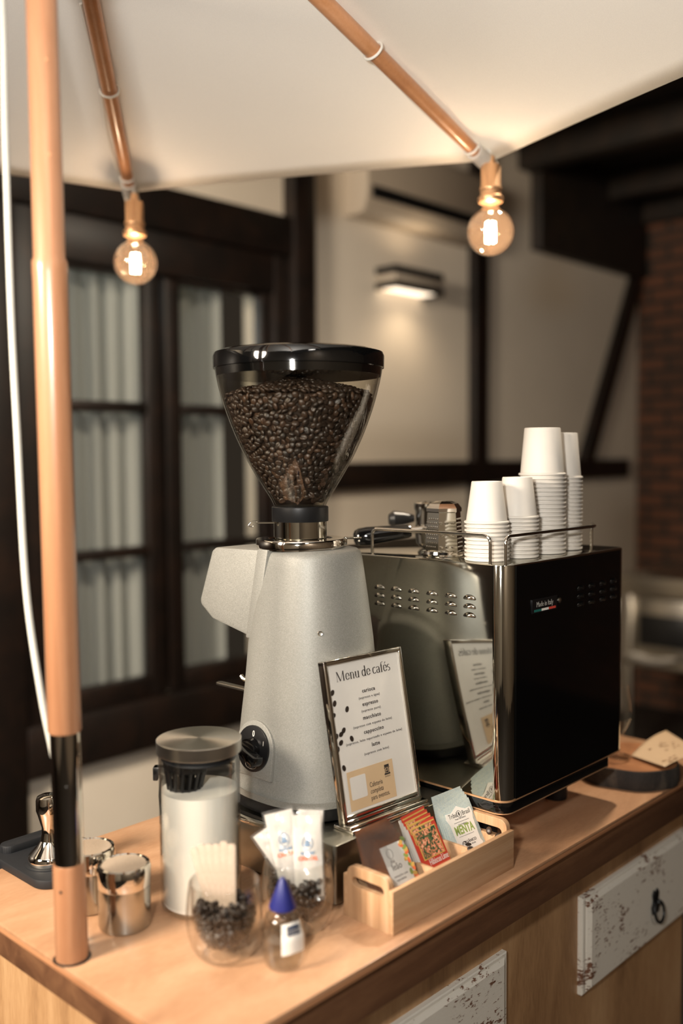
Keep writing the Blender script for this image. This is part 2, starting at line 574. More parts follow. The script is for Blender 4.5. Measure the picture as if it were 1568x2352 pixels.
# back wall pieces around the window opening (X 1.50..2.40, Z 0.69..2.10)
for lo, hi in [((-3.0, YW, 0), (1.50, YW+0.16, 3.0)), ((2.40, YW, 0), (5.45, YW+0.16, 3.0)),
               ((1.50, YW, 0), (2.40, YW+0.16, 0.69)), ((1.50, YW, 2.10), (2.40, YW+0.16, 3.0))]:
    b.box(lo, hi)
structure(b.build('wall_back', M['plaster']))
structure(MB().box((5.27, -2.5, 0), (5.42, YW, 3.0)).build('wall_right', M['brick']))
structure(MB().box((-3.1, -2.6, 0), (-3.0, YW, 3.0)).build('wall_left', M['plaster']))
structure(MB().box((-3.1, -2.6, 0), (5.42, -2.5, 3.0)).build('wall_front', M['panel']))
structure(MB().box((-3.0, -2.5, -0.05), (5.42, YW+1.0, 0)).build('floor', M['floor']))
b = MB().box((-3.0, -2.5, 2.98), (5.42, YW+1.0, 3.05))
structure(b.build('ceiling', M['timber2']))
b = MB()
for x in (3.2, 4.0, 4.8):
    b.box((x, -2.5, 2.84), (x+0.12, YW, 2.98), 0.01)
structure(b.build('trim_ceiling_beams', M['timber2']))
# dark interior behind the window
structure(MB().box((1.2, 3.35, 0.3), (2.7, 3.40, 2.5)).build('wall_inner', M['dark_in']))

# timber frame on the back wall
n_trim = [0]
def trim(lo, hi, mat='timber', rot=None):
    n_trim[0] += 1
    return structure(MB().box(lo, hi, 0.006).build('trim_%d' % n_trim[0], M[mat]))
trim((2.46, YW-0.06, 0), (2.57, YW+0.02, 2.98))                 # post right of the window
trim((-3.0, YW-0.05, 2.20), (2.46, YW+0.02, 2.34))              # header
trim((-3.0, YW-0.04, 0), (1.20, YW+0.02, 2.20))                 # dark timber boarding further left
trim((1.20, YW-0.05, 0), (1.375, YW+0.02, 2.20))                # post left of the window
trim((1.375, YW-0.05, 0.535), (2.46, YW+0.02, 0.69))            # rail under the window
trim((3.605, YW-0.04, 0), (3.715, YW+0.02, 2.98))               # thin post
trim((2.57, YW-0.045, 1.345), (5.10, YW+0.02, 1.45))            # horizontal beam
trim((5.19, -2.5, 2.775), (5.27, YW-0.06, 2.98), 'timber2')
trim((4.12, YW-0.06, 2.475), (5.27, YW, 2.98), 'timber2')       # dark loft boarding
b = MB()
p0, p1 = Vector((5.20, YW-0.02, 2.48)), Vector((4.615, YW-0.02, 1.40))
d = (p1-p0); L = d.length; ang = math.atan2(d.z, d.x)
b.M = T(*p0) @ RY(-ang)
b.box((0, -0.025, -0.05), (L, 0.025, 0.05), 0.005)
n_trim[0] += 1
structure(b.build('trim_%d' % n_trim[0], M['timber']))          # brace
trim((1.375, YW-0.03, 0.69), (1.50, YW+0.02, 2.20))             # window jamb
trim((2.385, YW-0.03, 0.69), (2.46, YW+0.02, 2.20))
trim((1.50, YW-0.03, 2.065), (2.385, YW+0.02, 2.20))

# the two-sash window
def bars(x0, x1, rails, y0=YW-0.02, y1=YW+0.03):
    return rails
win = structure(bpy.data.objects.new('window_1', None)); COL.objects.link(win); win.location = (1.9, YW, 0.69)
def sash(x0, x1, stile_l, stile_r):
    b = MB(); b.M = T(-1.9, -YW, -0.69)
    y0, y1 = YW+0.0, YW+0.045
    b.box((x0-stile_l, y0, 0.69), (x0, y1, 2.065), 0.006)
    b.box((x1, y0, 0.69), (x1+stile_r, y1, 2.065), 0.006)
    b.box((x0, y0, 0.69), (x1, y1, 0.757), 0.006)
    b.box((x0, y0, 2.05), (x1, y1, 2.065), 0.004)
    b.box((x0, y0, 1.155), (x1, y1, 1.187), 0.006)
    b.box((x0, y0, 1.618), (x1, y1, 1.652), 0.006)
    fr = b.build('sash_frame', M['timber'], win)
    for z0, z1 in ((0.757, 1.155), (1.187, 1.618), (1.652, 2.05)):
        g = MB(); g.M = T(-1.9, -YW, -0.69)
        g.box((x0, YW+0.02, z0), (x1, YW+0.024, z1))
        g.build('pane', M['pane'], fr)
sash(1.50, 1.847, 0.0, 0.062)
sash(1.985, 2.345, 0.062, 0.04)
def curtain(x0, x1, label):
    b = MB()
    def fn(u, v):
        x = x0+(x1-x0)*u
        ph = u*(x1-x0)*2*PI/0.075
        y = YW+0.10+0.014*math.sin(ph)+0.007*math.sin(ph*0.43+1.3)+0.004*math.sin(ph*2.1+v*2)
        return (x, y, 0.60+1.55*v)
    b.grid(fn, 90, 10)
    tag(b.build('curtain', M['curtain'], smooth=180, solid=0.002), label, 'curtain', 'sheer curtains behind the window')
curtain(1.44, 1.90, 'pale sheer curtain behind the left window sash')
curtain(1.95, 2.225, 'pale sheer curtain behind the right window sash')

# ------------------------------------------------------------------ coffee cart
X0, X1, Y0, Y1, H = 0.5505, 1.80, 0.705, 1.252, 0.90
HOLE = (0.567, 0.964)
cart = thing('coffee_cart', 'plywood coffee cart with worktop and distressed white drawer fronts', 'cart', (0, 0, 0))
b = MB()
b.mat = 0
b.box((X0, Y0, H-0.0055), (X1, Y1, H), 0.0012)
b.mat = 1
b.box((X0+0.0006, Y0+0.0006, H-0.0125), (X1-0.001, Y1-0.001, H-0.0055), 0.001)
top = b.build('worktop', [M['ply'], M['ply_edge']], cart)
MB().box((X0+0.052, Y0+0.060, 0.06), (X1-0.04, Y0+0.080, H-0.0125)).build('front_panel', M['ply_front'], cart)
MB().box((X0+0.052, Y0+0.080, 0.06), (X0+0.072, Y1-0.03, H-0.0125)).build('side_panel', M['ply_front'], cart)
MB().box((X1-0.06, Y0+0.080, 0.06), (X1-0.04, Y1-0.03, H-0.0125)).build('side_panel', M['ply_front'], cart)
MB().box((X0+0.072, Y0+0.080, 0.06), (X1-0.06, Y1-0.03, 0.10)).build('bottom_board', M['ply_front'], cart)
MB().box((X0+0.012, Y0+0.012, H-0.072), (X1-0.012, Y0+0.030, H-0.0125), 0.001).build('apron', M['apron'], cart)
MB().box((X0+0.012, Y0+0.030, H-0.055), (X0+0.030, Y1-0.012, H-0.0125), 0.001).build('apron', M['apron'], cart)
for sx in (X0+0.10, X1-0.10):
    for sy in (Y0+0.12, Y1-0.10):
        MB().lathe([(0.02, 0), (0.02, 0.06)], 20).build('foot', M['black'], cart).location = (sx, sy, 0)
# distressed drawer fronts
def drawer_front(x0, x1, z0, z1, ring=None):
    yb, yf = Y0+0.060, Y0+0.044
    b = MB()
    rings = []
    for y, ix, iz in ((yb, 0, 0), (yf+0.0085, 0, 0), (yf+0.0070, 0.002, 0.0015), (yf+0.0062, 0.009, 0.0050), (yf+0.0050, 0.0095, 0.0052), (yf, 0.018, 0.0105)):
        rings.append([(x0+ix, y, z0+iz), (x1-ix, y, z0+iz), (x1-ix, y, z1-iz), (x0+ix, y, z1-iz)])
    b.put(*stackrings(rings))
    d = b.build('drawer', M['distress'], cart, smooth=15)
    if ring:
        rx, rz = ring
        p = MB(); p.M = T(rx, yf-0.002, rz) @ RX(PI/2)
        p.prism([(-0.011, -0.020), (0.011, -0.020), (0.015, -0.006), (0.009, 0.004), (0.012, 0.016), (0.006, 0.024), (0.0, 0.017), (-0.006, 0.024), (-0.012, 0.016), (-0.009, 0.004), (-0.015, -0.006)], -0.001, 0.002, 0.0006)
        p.ball((0, 0.002, 0.006), 0.0055)
        p.tube([(0.017*math.sin(a), -0.015-0.018*math.cos(a), 0.008+0.003*math.cos(a)) for a in [2*PI*k/28 for k in range(28)]], 0.0026, 8, closed=True)
        p.build('ring_pull', M['black'], d)
    return d
drawer_front(1.362, 1.755, 0.598, 0.760, (1.605, 0.672))
drawer_front(0.660, 1.145, 0.598, 0.757, (0.90, 0.672))

# ------------------------------------------------------------------ parasol
PB = Vector((0.567, 0.964, H))
PT = Vector((0.559, 0.972, 2.27))
par = thing('parasol', 'large white fabric parasol with wooden pole and ribs over the cart', 'parasol', PB)
def pole_at(z):
    return PB + (PT-PB)*((z-H)/(2.27-H)) - PB
par_axis = (PT-PB).normalized().to_track_quat('Z', 'Y').to_matrix().to_4x4()
def pole_piece(name, mat, z0, z1, prof):
    b = MB(); b.M = par_axis
    b.lathe([(r, (z-H)) for r, z in prof], 40)
    return b.build(name, mat, par)
pole_piece('lower_pole', M['pole'], .9, 1.0, [(0.0185, 0.9002), (0.0182, 1.008), (0.0172, 1.0125)])
pole_piece('sleeve', M['chrome'], 1.0, 1.17, [(0.0168, 1.006), (0.0168, 1.168)])
pole_piece('upper_pole', M['pole'], 1.16, 2.3, [(0.0176, 1.1635), (0.0188, 1.166), (0.0188, 1.668), (0.0192, 1.676), (0.0192, 1.688), (0.0172, 1.693), (0.0164, 2.30)])
bk = MB(); bk.M = par_axis
bk.lathe([(0.0215, 0.0006), (0.0205, 0.0014), (0.0186, 0.0015)], 40)
bk.build('hole_ring', M['black'], par)
for z, a in ((0.985, 3.6), (1.105, 4.2), (1.80, 4.4), (1.90, 4.4)):
    p = pole_at(z)
    rr = 0.0183 if z < 1 else (0.0168 if z < 1.15 else 0.0168)
    MB().ball((p.x+rr*math.cos(a), p.y+rr*math.sin(a), z-H), 0.0018, 8, 6).build('screw', M['black'] if z < 1.2 else M['rib'], par)
AZ0, NR, RT, ZT = 5.4, 8, 0.945, 2.02
hub = pole_at(2.27)
def ribpt(k, u, dz=0.0):
    a = math.radians(AZ0+45*k)
    base = Vector((PB.x-PB.x, 0, 0))
    tip = Vector((RT*math.cos(a), RT*math.sin(a), ZT-H))
    h = Vector((hub.x, hub.y, 2.265-H))
    p = h+(tip-h)*u
    p.z += dz
    return p
b = MB(); b.M = T(hub.x, hub.y, 0)
b.lathe([(0.018, 2.235-H), (0.045, 2.24-H), (0.047, 2.275-H), (0.02, 2.285-H)], 32)
b.build('hub', M['rib'], par)
b = MB(); b.M = T(hub.x, hub.y, 0)
b.lathe([(0.0175, 2.03-H), (0.036, 2.035-H), (0.036, 2.065-H), (0.0175, 2.07-H)], 32)
b.build('runner', M['rib'], par)
for k in range(NR):
    b = MB()
    us = [0.04, 0.3, 0.6, 0.85, 0.96, 1.0]
    b.tube([ribpt(k, u) for u in us], [0.0125, 0.0132, 0.0135, 0.0125, 0.0112, 0.0105], 16, flat=1.0)
    b.build('rib', M['rib'], par)
    b = MB()
    q = ribpt(k, 0.38)
    a = math.radians(AZ0+45*k)
    b.tube([Vector((hub.x+0.035*math.cos(a), hub.y+0.035*math.sin(a), 2.05-H)), q-Vector((0, 0, 0.012))], 0.009, 10)
    b.build('stretcher', M['rib'], par)
# canopy
b = MB()
NU, NV = 24, 12
for k in range(NR):
    def fn(u, v, k=k):
        uu = 0.005+u*1.035
        p = ribpt(k, uu, 0.019)*(1-v)+ribpt(k+1, uu, 0.019)*v
        s = 4*v*(1-v)
        p.z -= 0.012*s*math.sin(min(1, uu)*PI)
        # hem is cut in a little between the rib tips
        c = Vector((hub.x, hub.y, p.z))
        p2 = c+(p-c)*(1-0.008*s*u)
        return p2
    b.grid(fn, NU, NV)
bm = bmesh.new()
me = bpy.data.meshes.new('tmp'); me.from_pydata(b.v, [], b.f); bm.from_mesh(me)
bmesh.ops.remove_doubles(bm, verts=bm.verts[:], dist=0.0004)
bpy.data.meshes.remove(me)
b = MB().frombm(bm)
b.build('canopy', M['canopy'], par, smooth=50, solid=0.0016)
# fabric tip pockets
for k in range(NR):
    b = MB()
    a = math.radians(AZ0+45*k)
    ca, sa = math.cos(a), math.sin(a)
    p0 = ribpt(k, 0.965, -0.0); p1 = ribpt(k, 1.045, 0.003)
    b.tube([p0, ribpt(k, 1.0, 0.001), ribpt(k, 1.03, 0.0), p1], [0.016, 0.0165, 0.015, 0.007], 14, flat=1.0)
    b.build('tip_pocket', M['pocket'], par)
# white cord ties round two ribs
for k, u in ((0, 0.64), (1, 0.66), (0, 0.955), (1, 0.945)):
    p = ribpt(k, u); t1 = (ribpt(k, u+0.02)-p).normalized()
    s_ = t1.cross(Vector((0, 0, 1))).normalized(); n_ = s_.cross(t1)
    b = MB()
    rr = 0.0158 if u < 0.9 else 0.0135
    b.tube([p+s_*rr*math.cos(q)+n_*rr*math.sin(q)+t1*0.004*math.sin(q) for q in [2*PI*i/24 for i in range(24)]], 0.0022, 8, closed=True)
    b.build('cord_tie', M['white'], par)

# pendant filament bulbs hanging from two rib tips
def pendant(k, gl, label):
    tip = ribpt(k, 0.985)+PB
    top = Vector((gl[0], gl[1], gl[2]))
    root = thing('pendant_bulb', label, 'light bulb', top, group='filament bulbs hung from the parasol ribs')
    gr = 0.0440
    # globe: profile with neck
    prof = []
    for i in range(0, 21):
        th = -PI/2+(PI*0.86)*i/20
        prof.append((max(0.0001, gr*math.cos(th)), gr*math.sin(th)))
    prof += [(0.0155, 0.0475), (0.0140, 0.0560)]
    MB().lathe(prof, 40, cap0=False, cap1=False).build('globe', M['amber'], root, smooth=180)
    b = MB()
    for i in range(6):
        a = 2*PI*i/6
        r = 0.0085
        b.tube([(r*math.cos(a), r*math.sin(a), -0.020), (r*0.9*math.cos(a), r*0.9*math.sin(a), 0.018)], 0.0017, 8)
    b.build('filament', M['filament'], root)
    b = MB()
    b.lathe([(0.006, 0.021), (0.005, 0.030), (0.008, 0.040), (0.011, 0.055)], 20)
    b.build('glass_stem', M['glass_edge'], root)
    b = MB()
    b.lathe([(0.0145, 0.050), (0.0225, 0.0535), (0.0235, 0.0575), (0.0235, 0.0625), (0.0195, 0.0655), (0.0185, 0.073), (0.0205, 0.076), (0.0205, 0.080), (0.0185, 0.083), (0.0185, 0.118), (0.0165, 0.122), (0.0085, 0.124), (0.0075, 0.137), (0.004, 0.139)], 36)
    b.build('socket', M['brass'], root)
    # cord up to the rib and along it
    pts = [Vector((0, 0, 0.136))]
    t0 = tip-top
    side = (ribpt(k, 1.0)-ribpt(k, 0.9)).cross(Vector((0, 0, 1))).normalized()
    pts.append(Vector((t0.x*0.3, t0.y*0.3, 0.150)))
    for u, off in ((0.985, 0.012), (0.95, 0.016), (0.88, 0.019), (0.80, 0.021), (0.72, 0.018), (0.65, 0.0165), (0.55, 0.017), (0.45, 0.017)):
        q = ribpt(k, u)+PB-top
        pts.append(q+side*off*(-1 if k == 1 else -1)+Vector((0, 0, 0.003)))
    b = MB().tube(smoothpath(pts, 6), 0.0022, 8)
    b.build('cord', M['white'], root)
    d = bpy.data.lights.new('bulb_light', 'POINT')
    d.energy = 2.3; d.color = (1.0, 0.77, 0.58); d.shadow_soft_size = 0.012
    o = bpy.data.objects.new('bulb_light', d); COL.objects.link(o); o.parent = root; o.location = (0, 0, -0.002)
    return root
pendant(1, (1.1555, 1.6585, 1.868), 'glowing filament bulb at the left rib tip, before the window')
pendant(0, (1.5145, 1.0415, 1.888), 'glowing filament bulb at the right rib tip, near the wall sconce')

# white power cable hanging left of the pole
b = MB()
b.tube(smoothpath([(0.554, 1.062, 2.262), (0.556, 1.060, 2.14), (0.56, 1.0545, 1.9957), (0.56, 1.0554, 1.8498), (0.56, 1.0529, 1.6511), (0.56, 1.0456, 1.4996), (0.56, 1.0345, 1.3219), (0.562, 1.010, 1.20), (0.568, 0.992, 1.115), (0.574, 0.9895, 1.03), (0.578, 0.989, 0.9035)], 8), 0.0042, 10)
tag(b.build('power_cable', M['cable'], smooth=180), 'white cable hanging down left of the wooden parasol pole', 'cable')

# ------------------------------------------------------------------ steel knock drawer under the grinder
kd = thing('steel_box', 'satin steel box under the silver grinder and the menu stand', 'box', (0.9935, 0.9715, H))
b = MB(); b.prism(rrect(-0.1365, -0.1485, 0.1135, 0.1205, 0.006), 0.004, 0.0806, 0.0012)
b.build('casing', M['steel_dark'], kd)
b = MB()
pl = [(-0.1365, -0.06), (-0.1365, 0.06)]
out = [(-0.1365-0.021*math.sin(PI*i/16), -0.070+0.14*i/16) for i in range(17)]
b.prism(out, 0.0785, 0.0835, 0.001)
b.build('pull_lip', M['chrome'], kd)
for sx in (-0.115, 0.095):
    for sy in (-0.125, 0.100):
        MB().lathe([(0.009, 0), (0.009, 0.005)], 16).build('foot', M['black'], kd).location = (sx, sy, 0)

# ------------------------------------------------------------------ coffee grinder
GX, GY, GZ = 0.967, 0.973, 0.9806
gr = thing('coffee_grinder', 'silver coffee grinder with a clear hopper full of beans', 'coffee grinder', (GX, GY, GZ))
NEXP = 2.55
def gz(y): return 1.472-(y-1049)*6.267e-4-GZ
def gw(px): return px*6.267e-4/1.065
bprof = [(gw(182), 0.0290), (gw(183.5), 0.0310), (gw(180), gz(1800)), (gw(167), gz(1700)), (gw(159), gz(1630)), (gw(151), gz(1565)), (gw(141), gz(1460)), (gw(130), gz(1370)), (gw(119), gz(1290)), (gw(116), gz(1272)), (gw(112.5), gz(1263)), (gw(105), gz(1256.5)), (gw(90), gz(1254)), (0.001, gz(1254))]
z_silver = bprof[0][1]
b = MB(); b.lathe(bprof, 72, NEXP)
b.build('body', M['silver'], gr)
b = MB(); b.lathe([(gw(160), 0.0), (gw(176), 0.004), (gw(178), z_silver-0.004), (gw(170), z_silver)], 72, NEXP)
b.build('base', M['black'], gr)
def body_r(z):
    for (r0, z0), (r1, z1) in zip(bprof[1:], bprof[2:]):
        if z0 <= z <= z1:
            return r0+(r1-r0)*(z-z0)/(z1-z0)
    return bprof[1][0]
# chute housing towards the back (+Y), seen from its side
xs = 0.900-GX
poly = [(1.000-GY, 1.3425-GZ), (1.104-GY, 1.3405-GZ), (1.1125-GY, 1.335-GZ), (1.142-GY, 1.260-GZ), (1.141-GY, 1.252-GZ), (1.114-GY, 1.2335-GZ), (1.0355-GY, 1.2175-GZ), (1.0275-GY, 1.2205-GZ)]
b = MB(); b.M = Matrix(((0, 0, 1, 0), (1, 0, 0, 0), (0, 1, 0, 0), (0, 0, 0, 1)))
b.prism(poly, xs, -xs, 0.0035)
ch = b.build('chute_housing', M['silver'], gr)
b = MB(); b.M = Matrix(((0, 0, 1, 0), (1, 0, 0, 0), (0, 1, 0, 0), (0, 0, 0, 1)))
b.prism([(0.984-GY, 1.3445-GZ), (1.006-GY, 1.3445-GZ), (1.0335-GY, 1.2155-GZ), (1.0125-GY, 1.2155-GZ)], xs-0.0055, -xs+0.0055, 0.0025)
b.build('flange', M['silver'], ch)
b = MB(); b.M = T(0, 0.085, 0.208)
b.lathe([(0.018, 0), (0.026, 0.035)], 24)
b.build('spout', M['black'], gr)
# portafilter fork and its small hook
for dx in (-0.062, 0.02):
    b = MB(); b.prism(rrect(dx-0.006, 0.055, dx+0.006, 0.136, 0.0055), 0.1545, 0.1585, 0.0008)
    b.build('fork', M['steel'], gr)
b = MB(); b.tube(smoothpath([(-0.05, 0.075, 0.166), (-0.052, 0.088, 0.168), (-0.053, 0.093, 0.172)]), 0.0035, 8)
b.build('hook', M['steel'], gr)
# switch on the left side
zk = 1.0715-GZ
xk = -body_r(zk)*1.0-0.001
yk = 0.012
tilt = 0.13
def side(off=0.0):
    return T(xk-off, yk, zk) @ RY(-PI/2+tilt) @ RZ(-PI/2)
b = MB(); b.M = side(-0.006)
b.prism(arc(0, 0, 0.038, 0, 180, 14)+[(-0.038, -0.040), (0.038, -0.040)], 0, 0.0085, 0.002)
bez = b.build('switch_bezel', M['silver'], gr)
b = MB(); b.M = side(0.001)
b.prism(arc(0, 0, 0.0315, 0, 350, 35), 0.001, 0.0045, 0.0005)
dial = b.build('switch_plate', M['black'], gr)
b = MB(); b.M = side(0.005)
b.text('0', 0.012, 0, 0.017, 0.0007, sx=0.75)
b.build('switch_numeral', M['white'], dial)
b = MB(); b.M = side(0.005)
b.text('1', 0.009, 0.021, 0.008, 0.0007, sx=0.75)
b.build('switch_numeral', M['white'], dial)
b = MB(); b.M = side(0.005)
b.tube([(0.011*math.cos(q), -0.022+0.005*math.sin(q), 0.0008) for q in [2*PI*i/24 for i in range(24)]], 0.0003, 6, closed=True)
for i in range(4):
    b.rect(-0.004+i*0.002, -0.025+0.001*(i % 2), -0.0032+i*0.002, -0.020+0.001*i*0.5, 0.0007)
b.build('switch_emblem', M['white'], dial)
b = MB(); b.M = side(0.006)
b.lathe([(0.0155, 0), (0.0145, 0.010)], 28)
b.M = side(0.006) @ RZ(2.75)
b.prism([(-0.030, -0.0075), (-0.010, -0.0055), (0.014, -0.0045), (0.016, 0), (0.014, 0.0045), (-0.010, 0.0055), (-0.030, 0.0075), (-0.033, 0)], 0.006, 0.024, 0.002)
b.build('switch_knob', M['blackgloss'], gr)
# small screw in the front of the body
a = math.atan2(-0.72, -0.70)+0.13
zz = 1.2345-GZ
q = (abs(math.cos(a))**NEXP+abs(math.sin(a))**NEXP)**(-1/NEXP)*body_r(zz)
b = MB(); b.M = T(q*math.cos(a), q*math.sin(a), zz) @ RZ(a) @ RY(PI/2-0.12)
b.lathe([(0.0036, -0.001), (0.0036, 0.0008), (0.0030, 0.0014), (0.0016, 0.0010), (0.0012, -0.0003)], 20)
b.build('screw', M['steel'], gr)
# burr ring, collar and hopper, on an axis a little left of the body's
HX, HY = 0.957-GX, 0.983-GY
b = MB(); b.M = T(HX, HY, 0)
b.lathe([(0.050, gz(1255)), (0.0600, gz(1255)), (0.0600, gz(1252)), (0.0630, gz(1252)), (0.0635, gz(1249)), (0.0635, gz(1235)), (0.0625, gz(1233)), (0.046, gz(1232.5)), (0.0455, gz(1235)), (0.038, gz(1235))], 64)
b.build('adjustment_ring', M['chrome'], gr)
b = MB(); b.M = T(HX, HY, 0)
b.lathe([(0.0378, gz(1242)), (0.0378, gz(1193))], 56)
b.build('neck', M['steel_mirror'], gr)
b = MB(); b.M = T(HX, HY, 0)
b.lathe([(0.0400, gz(1194)), (0.0404, gz(1193)), (0.0404, gz(1162)), (0.0392, gz(1160)), (0.034, gz(1160))], 56)
b.build('collar', M['black'], gr)
# shutter tab with a curled end, left; ring lever, right
b = MB(); b.M = T(HX, HY, gz(1197)) @ RZ(math.radians(139))
b.prism([(0.030, -0.008), (0.058, -0.0055), (0.060, 0.0055), (0.030, 0.008)], -0.0006, 0.0010)
crl = [(0.058+0.010*t_-0.0, 0, 0.0) for t_ in (0,)]
cp = [Vector((0.058, 0, 0.0)), Vector((0.064, 0, 0.0025)), Vector((0.070, 0, 0.001)), Vector((0.0735, 0, -0.0035)), Vector((0.069, 0, -0.006)), Vector((0.066, 0, -0.003))]
cps = smoothpath(cp, 5)
vs = []; fs = []
for i, p in enumerate(cps):
    vs += [(p.x, -0.0055, p.z), (p.x, 0.0055, p.z)]
for i in range(len(cps)-1):
    fs.append((2*i, 2*i+1, 2*i+3, 2*i+2))
b.put(vs, fs)
b.build('shutter_tab', M['steel_mirror'], gr, solid=0.0008)
b = MB(); b.M = T(HX, HY, gz(1240)) @ RZ(math.radians(-40))
b.box((0.060, -0.004, -0.006), (0.067, 0.004, 0.004), 0.001)
b.prism(rrect(0.062, -0.0055, 0.088, 0.0055, 0.004), 0.002, 0.0045, 0.0006)
b.build('ring_lever', M['steel_mirror'], gr)
# hopper shell
hp = [(0.0345, 1160), (0.0394, 1149), (0.0576, 1103), (0.0758, 1053), (0.0933, 992), (0.107, 931), (0.116, 874), (0.119, 846)]
def hop_r(z):
    pts = [(r, gz(y)) for r, y in hp]
    if z <= pts[0][1]: return pts[0][0]
    for (r0, z0), (r1, z1) in zip(pts, pts[1:]):
        if z0 <= z <= z1:
            return r0+(r1-r0)*(z-z0)/(z1-z0)
    return pts[-1][0]
prof = []
zs = [gz(1160)+(gz(843)-gz(1160))*i/40 for i in range(41)]
# smooth the polyline
def hop_s(z): return sum(hop_r(z+d_) for d_ in (-0.012, -0.006, 0, 0.006, 0.012))/5
b = MB(); b.M = T(HX, HY, 0)
b.lathe([(hop_s(z), z) for z in zs]+[(hop_s(z)-0.003, z) for z in reversed(zs)], 96, cap0=False, cap1=False)
hopper = b.build('hopper', M['hopper'], gr, smooth=60)
b = MB(); b.M = T(HX, HY, 0)
b.lathe([(0.1165, gz(868)), (0.1168, gz(851)), (0.1205, gz(850)), (0.1210, gz(824)), (0.1190, gz(816)), (0.112, gz(812)), (0.001, gz(811))], 96)
b.lathe([(0.1155, gz(866)), (0.1135, gz(866)), (0.1135, gz(826))], 96, cap0=False, cap1=False)
b.build('hopper_lid', M['blackgloss'], gr)

# --- coffee beans
def bean_geo(seg=12, rings=8):
    mb = MB()
    mb.ball((0, 0, 0), (0.0055, 0.0043, 0.0033), seg, rings)
    out = []
    for (x, y, z) in mb.v:
        if z < 0: z *= 0.55
        if z <= 0 and abs(y) < 0.0012:
            z += 0.0009*(1-(x/0.0053)**2)
        if z > 0 and abs(y) < 0.0009:
            z -= 0.0005*(1-(x/0.0053)**2)
        out.append((x, y, z))
    return out, mb.f
bean_v, bean_f = bean_geo()
bean_v2, bean_f2 = bean_geo(8, 6)
bm0 = MB(); bm0.put(bean_v, bean_f)
bean0 = bm0.build('coffee_bean', M['bean'], smooth=180)
bean_me = bean0.data
first_bean = [True]
def one_bean(loc, rot, label, group, sc=1.0):
    if first_bean[0]:
        o = bean0; first_bean[0] = False
    else:
        o = bean0.copy(); COL.objects.link(o)
    o.location = loc; o.rotation_euler = rot; o.scale = (sc, sc, sc)
    tag(o, label, 'coffee bean', group)
    return o
rnd = random.Random(3)
axis = Vector((HX+GX, HY+GY, GZ))
camp = cam.location
view_az = math.atan2(camp.y-axis.y, camp.x-axis.x)
spots = []
z_lo, z_hi = gz(1150), gz(918)
grid_cell = {}
def ok_spot(p, dmin):
    c = tuple(int(math.floor(q/0.012)) for q in p)
    for dx in (-1, 0, 1):
        for dy in (-1, 0, 1):
            for dz in (-1, 0, 1):
                for q in grid_cell.get((c[0]+dx, c[1]+dy, c[2]+dz), ()):
                    if (q-p).length < dmin:
                        return False
    grid_cell.setdefault(c, []).append(p)
    return True
tries = 0
while tries < 90000 and len(spots) < 2200:
    tries += 1
    z = z_lo+(z_hi-z_lo)*math.sqrt(rnd.random())
    a = view_az+(rnd.random()*2-1)*2.2
    r = hop_s(z)-0.0068-0.0022*rnd.random()**2
    p = Vector((r*math.cos(a), r*math.sin(a), z))
    if ok_spot(p, 0.0067):
        # slope of the wall at z
        dr = (hop_s(z+0.004)-hop_s(z-0.004))/0.008
        nrm = Vector((math.cos(a), math.sin(a), -dr)).normalized()
        spots.append((p, nrm, abs(((a-view_az+PI) % (2*PI))-PI)))
# heap on top
heap = []
tries = 0
while tries < 20000 and len(heap) < 600:
    tries += 1
    rr = 0.1*math.sqrt(rnd.random()); a = rnd.random()*2*PI
    z = z_hi+0.004+0.024*(1-(rr/0.105)**1.3)+0.003*noise.noise(Vector((rr*60*math.cos(a), rr*60*math.sin(a), 0)))
    p = Vector((rr*math.cos(a), rr*math.sin(a), z))
    if ok_spot(p, 0.0066):
        heap.append((p, Vector((0, 0, 1)), 9))
def bean_rot(nrm):
    q = nrm.to_track_quat('Z', 'X') @ Matrix.Rotation(rnd.random()*2*PI, 3, 'Z').to_quaternion()
    q = q @ Matrix.Rotation(rnd.gauss(0, 0.45), 3, 'X').to_quaternion() @ Matrix.Rotation(rnd.gauss(0, 0.35), 3, 'Y').to_quaternion()
    if rnd.random() < 0.22:
        q = q @ Matrix.Rotation(PI, 3, 'X').to_quaternion()
    return q
spots.sort(key=lambda s: s[2])
N_IND = 290
rest = MB()
for i, (p, nrm, da) in enumerate(spots+heap):
    q = bean_rot(nrm)
    sc = 0.92+0.2*rnd.random()
    if i < N_IND:
        o = one_bean(axis+p, (0, 0, 0), 'roasted coffee bean against the front of the clear grinder hopper', 'beans in the grinder hopper', sc)
        o.rotation_euler = q.to_euler()
    else:
        rest.M = T(*(axis+p)) @ q.to_matrix().to_4x4() @ Matrix.Scale(sc, 4)
        rest.put(bean_v2, bean_f2)
rest.M = T(*axis)
core = [(max(0.004, hop_s(gz(1150)+(z_hi-gz(1150))*i/20)-0.0105), gz(1150)+(z_hi-gz(1150))*i/20) for i in range(21)]
core += [(0.08, z_hi+0.006), (0.04, z_hi+0.017), (0.001, z_hi+0.022)]
rest.lathe(core, 40)
tag(rest.build('coffee_beans', M['bean'], smooth=180), 'heap of dark roasted coffee beans filling the grinder hopper', 'coffee beans', 'beans in the grinder hopper', 'stuff')

